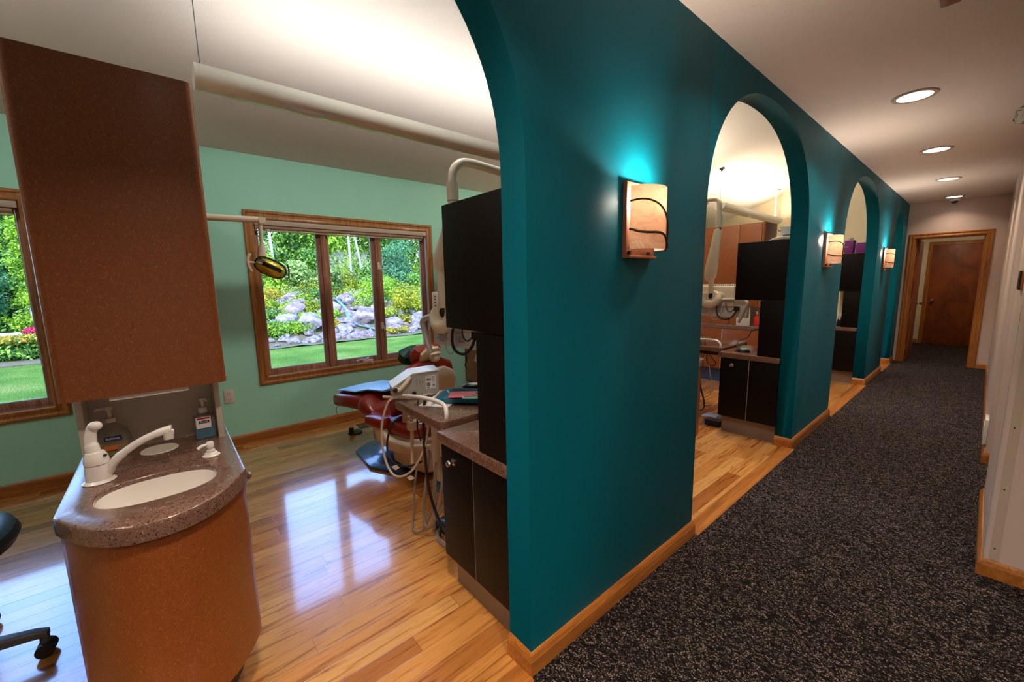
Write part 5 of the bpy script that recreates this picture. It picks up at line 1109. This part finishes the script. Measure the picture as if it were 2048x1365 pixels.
# ================================================================== GARDEN
GZ = -.4
struct(MB().box(-60, WX-.16, -45, 60, GZ-.1, GZ).build('ground_lawn', 'lawn_grass', smooth=0), 'mown green lawn outside')
def hmound(x, y):
    """height of the planted mound above the lawn"""
    d = max(0, min(1, (-x-12.4)/3.2)); s = max(0.12, 1-((y-4.3)/4.3)**4)
    return 1.2*(d*d*(3-2*d))*s
mb = MB(); nx, ny = 26, 44; xs = np.linspace(-12.2, -22, nx); ys = np.linspace(-.8, 11.6, ny)
vs = [(x, y, GZ+.015+hmound(x, y)+.04*random.random()) for x in xs for y in ys]
mb.add(vs, [(i*ny+j, i*ny+j+1, (i+1)*ny+j+1, (i+1)*ny+j) for i in range(nx-1) for j in range(ny-1)])
struct(mb.build('ground_bed', 'mulch'), 'mulched planting mound behind the lawn')
struct(MB().box(-21, -13.9, -8, -1.0, GZ, GZ+.03).build('ground_flower_bed', 'mulch', smooth=0), 'mulched flower bed at the left')

def leaves(name, mat, blobs, n, size, parent=None, seed=0, shell=.5, flat=0.0):
    """blobs: (cx,cy,cz,rx,ry,rz); returns one mesh object of small leaf quads"""
    g = np.random.default_rng(seed); B = np.array(blobs, float); vol = B[:, 3]*B[:, 4]*B[:, 5]; pr = (vol**.67); pr /= pr.sum()
    idx = g.choice(len(B), n, p=pr); b = B[idx]
    d = g.normal(size=(n, 3)); d /= np.linalg.norm(d, axis=1)[:, None]
    rad = (shell+(1-shell)*g.random(n))*(1+.12*g.normal(size=n)); c = b[:, :3]+d*rad[:, None]*b[:, 3:]
    # leaf frame: normal near outward direction
    nrm = d*1.0+g.normal(size=(n, 3))*.75; nrm[:, 2] += .35; nrm /= np.linalg.norm(nrm, axis=1)[:, None]
    t = np.cross(nrm, g.normal(size=(n, 3))); t /= np.linalg.norm(t, axis=1)[:, None]; s = np.cross(nrm, t)
    L = size*(.6+.8*g.random(n))[:, None]
    V = np.stack([c-t*L, c-s*L*.5, c+t*L, c+s*L*.5], 1).reshape(-1, 3)
    me = bpy.data.meshes.new(name); me.vertices.add(4*n); me.vertices.foreach_set('co', V.astype(np.float32).ravel())
    me.loops.add(4*n); me.loops.foreach_set('vertex_index', np.arange(4*n, dtype=np.int32)); me.polygons.add(n)
    me.polygons.foreach_set('loop_start', np.arange(0, 4*n, 4, dtype=np.int32)); me.update(calc_edges=True); me.validate()
    me.materials.append(M[mat]); o = bpy.data.objects.new(name, me); COL.objects.link(o)
    if parent is not None: o.parent = parent; o.location = -Vector(ORG[parent.name])
    return o
def tree(x, y, h, r, mat, label, n=5200, size=.085, trunk='branch_bark', seed=1, low=.15, group='trees beyond the garden', name='tree', cat='tree'):
    z0 = GZ+hmound(x, y)*(1 if -22 < x < -12 else 0)
    t_ = thing(name, label, cat, (x, y, z0), group); g = random.Random(seed)
    blobs = []
    for k in range(15):
        u = k/14; zz = z0+h*(low+(.95-low)*u); rr = r*(1-.55*abs(u-.35)**1.3)*(.55+.25*g.random())
        a = g.random()*6.28; q = r*.45*g.random()
        blobs.append((x+q*math.cos(a), y+q*math.sin(a), zz, rr, rr, rr*.8))
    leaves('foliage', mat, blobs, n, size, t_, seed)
    MB().tube([(x, y, z0-.05), (x+.1, y, z0+h*.5), (x, y+.1, z0+h*.85)], [.11, .08, .03], 8, smooth=3).build('trunk', trunk, t_)
    return t_
# back row of trees (dense)
kinds = [('leaf_dark', 'dark green'), ('leaf_green', 'mid green'), ('leaf_blue_green', 'blue-green'), ('leaf_pale', 'pale olive'), ('leaf_lime', 'bright lime')]
row = [(-24, 2.5, 7.2, 1.9, 1), (-25, 5.4, 7.8, 2.0, 1), (-24, 8.3, 7.4, 2.0, 4), (-25, 11.4, 7.6, 2.2, 1), (-24, 14.4, 7.0, 2.1, 4), (-25, 17.4, 7.6, 2.2, 2), (-24.5, -.6, 7.2, 2.0, 2), (-25, -3.6, 7.6, 2.1, 1),
       (-25, -6.8, 7.4, 2.2, 2), (-24, -10, 7.2, 2.3, 0), (-30, 4, 9, 3.0, 0), (-30, 9, 9, 3.0, 2), (-30, 14.5, 9, 3.2, 0), (-30, -1.6, 9, 3.0, 0), (-30, -8, 9, 3.2, 1), (-29, 20, 8.5, 3.2, 1), (-28.5, 1.2, 8.6, 2.4, 1), (-28.5, 6.6, 8.6, 2.4, 0), (-28.5, 12, 8.6, 2.4, 1), (-28, -5.2, 8.4, 2.4, 0)]
pos_w = ['far left window', 'window edge', 'centre pane', 'right pane']
for i, (x, y, h, r, k) in enumerate(row):
    near = 'in the first row beyond the mound' if x > -27 else 'in the back row of the woods'
    tree(x, y, h, r, kinds[k][0], '%s leafy tree %s, number %s from the left' % (kinds[k][1].capitalize(), near, ['one', 'two', 'three', 'four', 'five', 'six', 'seven', 'eight', 'nine', 'ten', 'eleven', 'twelve', 'thirteen'][sorted([q[1] for q in row if (q[0] > -27) == (x > -27)]).index(y)]), 11000 if x > -27 else 5200, .095 if x > -27 else .17, seed=20+i, low=.1)
# middle shrubs
sh_ = [(-19.5, 3.1, 2.6, 1.25, 'leaf_pale', 'Large olive shrub behind the left end of the rocks'), (-20, 5.6, 2.2, 1.2, 'leaf_green', 'Round green shrub behind the waterfall rocks'), (-20.4, 7.6, 2.2, 1.2, 'leaf_lime', 'Bright lime shrub behind the middle window pane'),
       (-21, 10.0, 3.9, 1.5, 'leaf_blue_green', 'Tall blue-green shrub behind the right window pane'), (-20.6, 12.0, 3.4, 1.4, 'leaf_green', 'Green shrub seen at the far right of the window'), (-17.2, 5.4, 1.25, .8, 'leaf_pale', 'Low olive shrub just above the cascade'), (-18.5, 1.6, 2.4, 1.1, 'leaf_dark', 'Dark shrub at the left end of the mound'),
       (-17.0, 7.2, 1.5, .8, 'leaf_green', 'Leafy shrub right of the cascade')]
for i, (x, y, h, r, mt, lb) in enumerate(sh_):
    tree(x, y, h, r, mt, lb, 6500, .07, seed=60+i, low=.12, group='shrubs on the mound', name='shrub', cat='shrub')
# flowering patches
fl = [(-14.5, 7.5, 1.35, .75, 'flower_yellow', 'Tall goldenrod nearest the lawn in the right pane'), (-15.0, 8.6, 1.5, .9, 'flower_yellow', 'Wide goldenrod clump reaching the right window jamb'), (-15.4, 6.7, 1.15, .7, 'leaf_lime', 'Feathery lime plants behind the right mullion'), (-14.2, 8.5, .6, .6, 'flower_orange', 'Orange flowers at the foot of the right hand goldenrod'),
      (-16.4, 8.6, 1.5, 1.1, 'flower_yellow', 'Yellow goldenrod clump in the right window pane'), (-17.0, 10.6, 1.6, 1.2, 'flower_yellow', 'Yellow goldenrod clump at the far right of the window'), (-16.6, 4.5, .85, .6, 'leaf_yellowgreen', 'Yellow-green clump above the left rocks'),
      (-15.4, 8.2, .8, .6, 'flower_orange', 'Orange flower clump beside the right boulders'), (-14.0, 6.2, .42, .75, 'leaf_yellowgreen', 'Low yellow-green ground cover between the boulders'), (-14.4, 3.9, .5, .45, 'leaf_yellowgreen', 'Yellow-green ground cover in the middle of the rocks'),
      (-12.9, 6.3, .22, .5, 'flower_orange', 'Low orange and green plants along the lawn edge'), (-13.3, 2.45, .55, .4, 'leaf_lime', 'Lime plants at the left foot of the rocks'), (-15.0, 2.7, .7, .5, 'flower_orange', 'Orange tinged plant at the left end of the rocks'),
      (-13.0, 8.0, .25, .5, 'leaf_yellowgreen', 'Low yellow-green plants at the right end of the lawn edge')]
for i, (x, y, h, r, mt, lb) in enumerate(fl):
    z0 = GZ+hmound(x, y); t_ = thing('flowering_plant', lb, 'plant', (x, y, z0), 'flowering clumps on the mound')
    leaves('foliage', mt, [(x+random.uniform(-.3, .3)*r, y+random.uniform(-.5, .5)*r, z0+h*random.uniform(.25, .6), r*.6, r*.6, h*.45) for _ in range(7)], 3200, .04, t_, 80+i)
    MB().tube([(x, y, z0-.03), (x, y, z0+h*.6)], .02, 6).build('stem', 'branch_bark', t_)
for i in range(96):
    x = random.uniform(-13.3, -17.5); y = random.uniform(2.2, 9.6); r = random.uniform(.28, .6)*(1.3 if x < -15.5 else .9); h = r*.95; k = i % 5
    if 4.6 < y < 5.5: continue
    mt, nm = [('leaf_yellowgreen', 'Yellow-green'), ('leaf_pale', 'Olive'), ('leaf_lime', 'Lime'), ('leaf_green', 'Green'), ('flower_orange', 'Orange flecked')][k]
    z0 = GZ+hmound(x, y); t_ = thing('ground_cover_plant', 'one of the low %s tufts growing between the rocks of the mound' % nm.lower(), 'plant', (x, y, z0), 'low %s tufts among the rocks' % nm.lower())
    leaves('foliage', mt, [(x+random.uniform(-.3, .3)*r, y+random.uniform(-.6, .6)*r, z0+h*.35, r*.7, r*.8, h*.55) for _ in range(5)], 1000, .042, t_, 200+i)
for i, (x, y, h, r, mt, lb) in enumerate([(-17.4, 3.0, 1.7, .95, 'leaf_lime', 'Lime bush right behind the crest of the left rocks'), (-17.3, 4.3, 1.4, .85, 'leaf_pale', 'Speckled olive bush behind the crest of the left rocks'), (-17.6, 6.1, 1.1, .8, 'leaf_yellowgreen', 'Tall yellow-green bush behind the cascade'),
        (-18.4, 8.6, 1.8, 1.1, 'leaf_lime', 'Lime bush behind the goldenrod'), (-18.8, 10.6, 2.1, 1.2, 'leaf_green', 'Green bush behind the goldenrod at the far right'), (-18.0, 1.7, 2.2, 1.0, 'leaf_pale', 'Olive bush at the left edge of the middle window')]):
    tree(x, y, h, r, mt, lb, 6500, .06, seed=260+i, low=.05, group='bushes behind the rocks', name='bush', cat='bush')
# left window garden
for (x, y, h, r, mt, lb) in ((-21.5, -4.75, 7.0, .95, 'leaf_blue_green', 'Blue-green spruce in the leftmost window'), (-19.5, -3.25, 6.2, .55, 'leaf_lime', 'Bright lime columnar arborvitae in the leftmost window')):
    tree(x, y, h, r, mt, lb, 14000, .045, seed=5, low=.03, group='evergreens in the leftmost window', name='evergreen_tree', cat='tree')
for i, (x, y, mt, lb) in enumerate(((-15.2, -4.2, 'flower_orange', 'Orange coneflower clump at the far left of the leftmost window'), (-15.2, -3.1, 'flower_orange', 'Orange coneflower clump in the middle of the leftmost window'), (-15.2, -2.0, 'flower_orange', 'Orange coneflower clump nearest the sink cabinet'), (-16.2, -2.78, 'flower_magenta', 'Magenta astilbe plumes behind the orange flowers'))):
    t_ = thing('flowering_plant', lb, 'plant', (x, y, GZ), 'flowers in the leftmost window')
    hh = .70 if mt == 'flower_orange' else .85
    leaves('foliage', 'leaf_green', [(x, y+random.uniform(-.5, .5)*(1 if i < 3 else .3), GZ+hh*.35, .5, .45 if i < 3 else .25, hh*.38) for _ in range(4)], 2600, .045, t_, 120+i)
    leaves('blossoms', mt, [(x+.1, y+random.uniform(-.5, .5)*(1 if i < 3 else .2), GZ+hh*.8, .45, .4 if i < 3 else .16, .12) for _ in range(5)], 1500, .04, t_, 140+i)
ra = thing('garden_rail', 'pale log rail behind the orange flowers in the leftmost window', 'rail', (-17.3, -4, GZ))
MB().tube([(-17.6, -8, GZ+.50), (-17.4, -1.2, GZ+.52)], .07, 10).build('rail_log', 'pale_rail', ra)
MB().cyl((-17.5, -4, GZ), (-17.5, -4, GZ+.48), .06, 10).cyl((-17.4, -1.6, GZ), (-17.4, -1.6, GZ+.48), .06, 10).build('post', 'pale_rail', ra)
# birches and the bare shrub
def birch(x, y, h, label, lean=.4, fork=True):
    t_ = thing('birch_tree', label, 'tree', (x, y, GZ+hmound(x, y)), 'pale birch trunks'); z0 = GZ+hmound(x, y)-.1
    m_ = MB().tube([(x, y, z0), (x+.1, y-lean*.3, z0+h*.4), (x, y-lean, z0+h)], [.06, .05, .035], 10, smooth=4)
    if fork: m_.tube([(x+.08, y-lean*.35, z0+h*.45), (x+.1, y+.25, z0+h*.7), (x, y+.7, z0+h)], [.035, .03, .02], 8, smooth=4)
    m_.build('trunk', 'birch_bark', t_); return t_
birch(-18.9, 3.75, 6.5, 'Forked pale birch in the left window pane', .35)
birch(-18.9, 6.9, 6.5, 'Pale birch trunk in the middle window pane', .1)
birch(-19.2, 7.7, 6.2, 'Leaning pale birch at the right of the middle pane', .9, False)
db = thing('bare_shrub', 'Leafless grey branching shrub around the birch in the middle pane', 'shrub', (-18.6, 7.1, GZ+.8))
g = random.Random(3); bmn = MB()
def br(p, d, L, r, lv):
    q = p+d*L; bmn.tube([tuple(p), tuple((p+q)/2+Vector((g.uniform(-.04, .04),)*3)), tuple(q)], [r, r*.8, r*.6], 5, cap=False)
    if lv:
        for _ in range(3): br(q, (d+Vector((g.uniform(-.6, .6), g.uniform(-.8, .8), g.uniform(-.2, .5)))).normalized(), L*.72, r*.62, lv-1)
for k in range(6): br(Vector((-18.6, 7.1+g.uniform(-.4, .4), GZ+1.3)), Vector((g.uniform(-.3, .3), g.uniform(-.7, .7), 1)).normalized(), .85, .013, 3)
bmn.build('branches', 'branch_bark', db)
# rocks
def rockmesh(seed, sub=3):
    bm_ = bmesh.new(); bmesh.ops.create_icosphere(bm_, subdivisions=sub, radius=1); gg = random.Random(seed)
    planes = [(Vector((gg.gauss(0, 1), gg.gauss(0, 1), gg.gauss(0, 1))).normalized(), gg.uniform(.55, .85)) for _ in range(11)]
    for v in bm_.verts:
        for nn, dd in planes:
            k = v.co.dot(nn)
            if k > dd: v.co -= nn*(k-dd)*.85
    me_ = bpy.data.meshes.new('rock'); 
    for f_ in bm_.faces: f_.smooth = True
    bm_.to_mesh(me_); bm_.free(); me_.set_sharp_from_angle(angle=R(32)); me_.materials.append(M['rock']); return me_
RM = [rockmesh(i) for i in range(8)]
big = [(-13.7, 3.65, .50, 'Large grey boulder at the left foot of the rock pile'), (-13.9, 3.0, .40, 'Rounded boulder at the far left foot of the pile'), (-14.4, 3.35, .42, 'Pale boulder second tier at the left'), (-14.9, 3.0, .36, 'Flat white boulder high at the far left'),
       (-15.9, 3.75, .40, 'White topped boulder crowning the left side'), (-13.2, 4.6, .34, 'Flat slab boulder leaning left of the cascade'), (-14.6, 4.6, .36, 'Dark boulder left of the cascade'), (-13.8, 5.55, .52, 'Largest pale boulder right of the cascade'),
       (-15.8, 6.3, .52, 'Grey boulder high behind the middle pane'), (-13.4, 6.4, .36, 'Long low grey boulder in the middle pane'), (-12.9, 6.3, .28, 'Pinkish boulder at the lawn edge of the middle pane'), (-13.4, 7.75, .62, 'Big white boulder standing in the right pane'),
       (-15.2, 9.0, .75, 'Broad angular boulder at the back of the right pane'), (-13.2, 8.45, .28, 'Small rounded boulder in the right pane'), (-15.6, 5.5, .34, 'Boulder at the top of the cascade'), (-16.1, 4.5, .32, 'Small boulder on the crest of the left rocks')]
for i, (x, y, s, lb) in enumerate(big):
    o = bpy.data.objects.new('boulder', RM[i % 8]); COL.objects.link(o); o.scale = (s*1.05, s*1.15, s*.72); o.rotation_euler = (random.uniform(-.2, .2), random.uniform(-.2, .2), random.uniform(0, 6.28))
    o.location = (x, y, GZ+hmound(x, y)+s*.28); tag(o, lb, 'boulder', 'large boulders of the rock garden')
for i in range(265):
    x = random.uniform(-12.6, -16.6); y = random.uniform(2.3, 8.9); s = random.uniform(.09, .24)
    if i < 34: x = -12.55-random.random()*.35; s *= .75
    o = bpy.data.objects.new('small_rock', RM[random.randrange(8)]); COL.objects.link(o); o.scale = (s*1.1, s*1.2, s*.8); o.rotation_euler = (random.uniform(-.3, .3), random.uniform(-.3, .3), random.uniform(0, 6.28))
    o.location = (x, y, GZ+hmound(x, y)+s*.4); tag(o, 'one of the small loose rocks filling the garden rock pile between its boulders', 'rock', 'small rocks of the rock garden')
wt = MB(); wp = [(-15.7, 5.05), (-15.0, 5.0), (-14.4, 5.05), (-13.9, 4.95), (-13.4, 5.1), (-13.0, 5.6), (-12.9, 5.95)]
vs = []
for i, (x, y) in enumerate(wp):
    w_ = .055 if i < 5 else .10; z = GZ+hmound(x, y)+.14
    vs += [(x, y-w_, z), (x, y+w_, z)]
wt.add(vs, [(2*i, 2*i+1, 2*i+3, 2*i+2) for i in range(len(wp)-1)])
tag(wt.build('cascade_water', 'pond_water'), 'thin turquoise cascade running down between the boulders', 'water', kind='stuff')
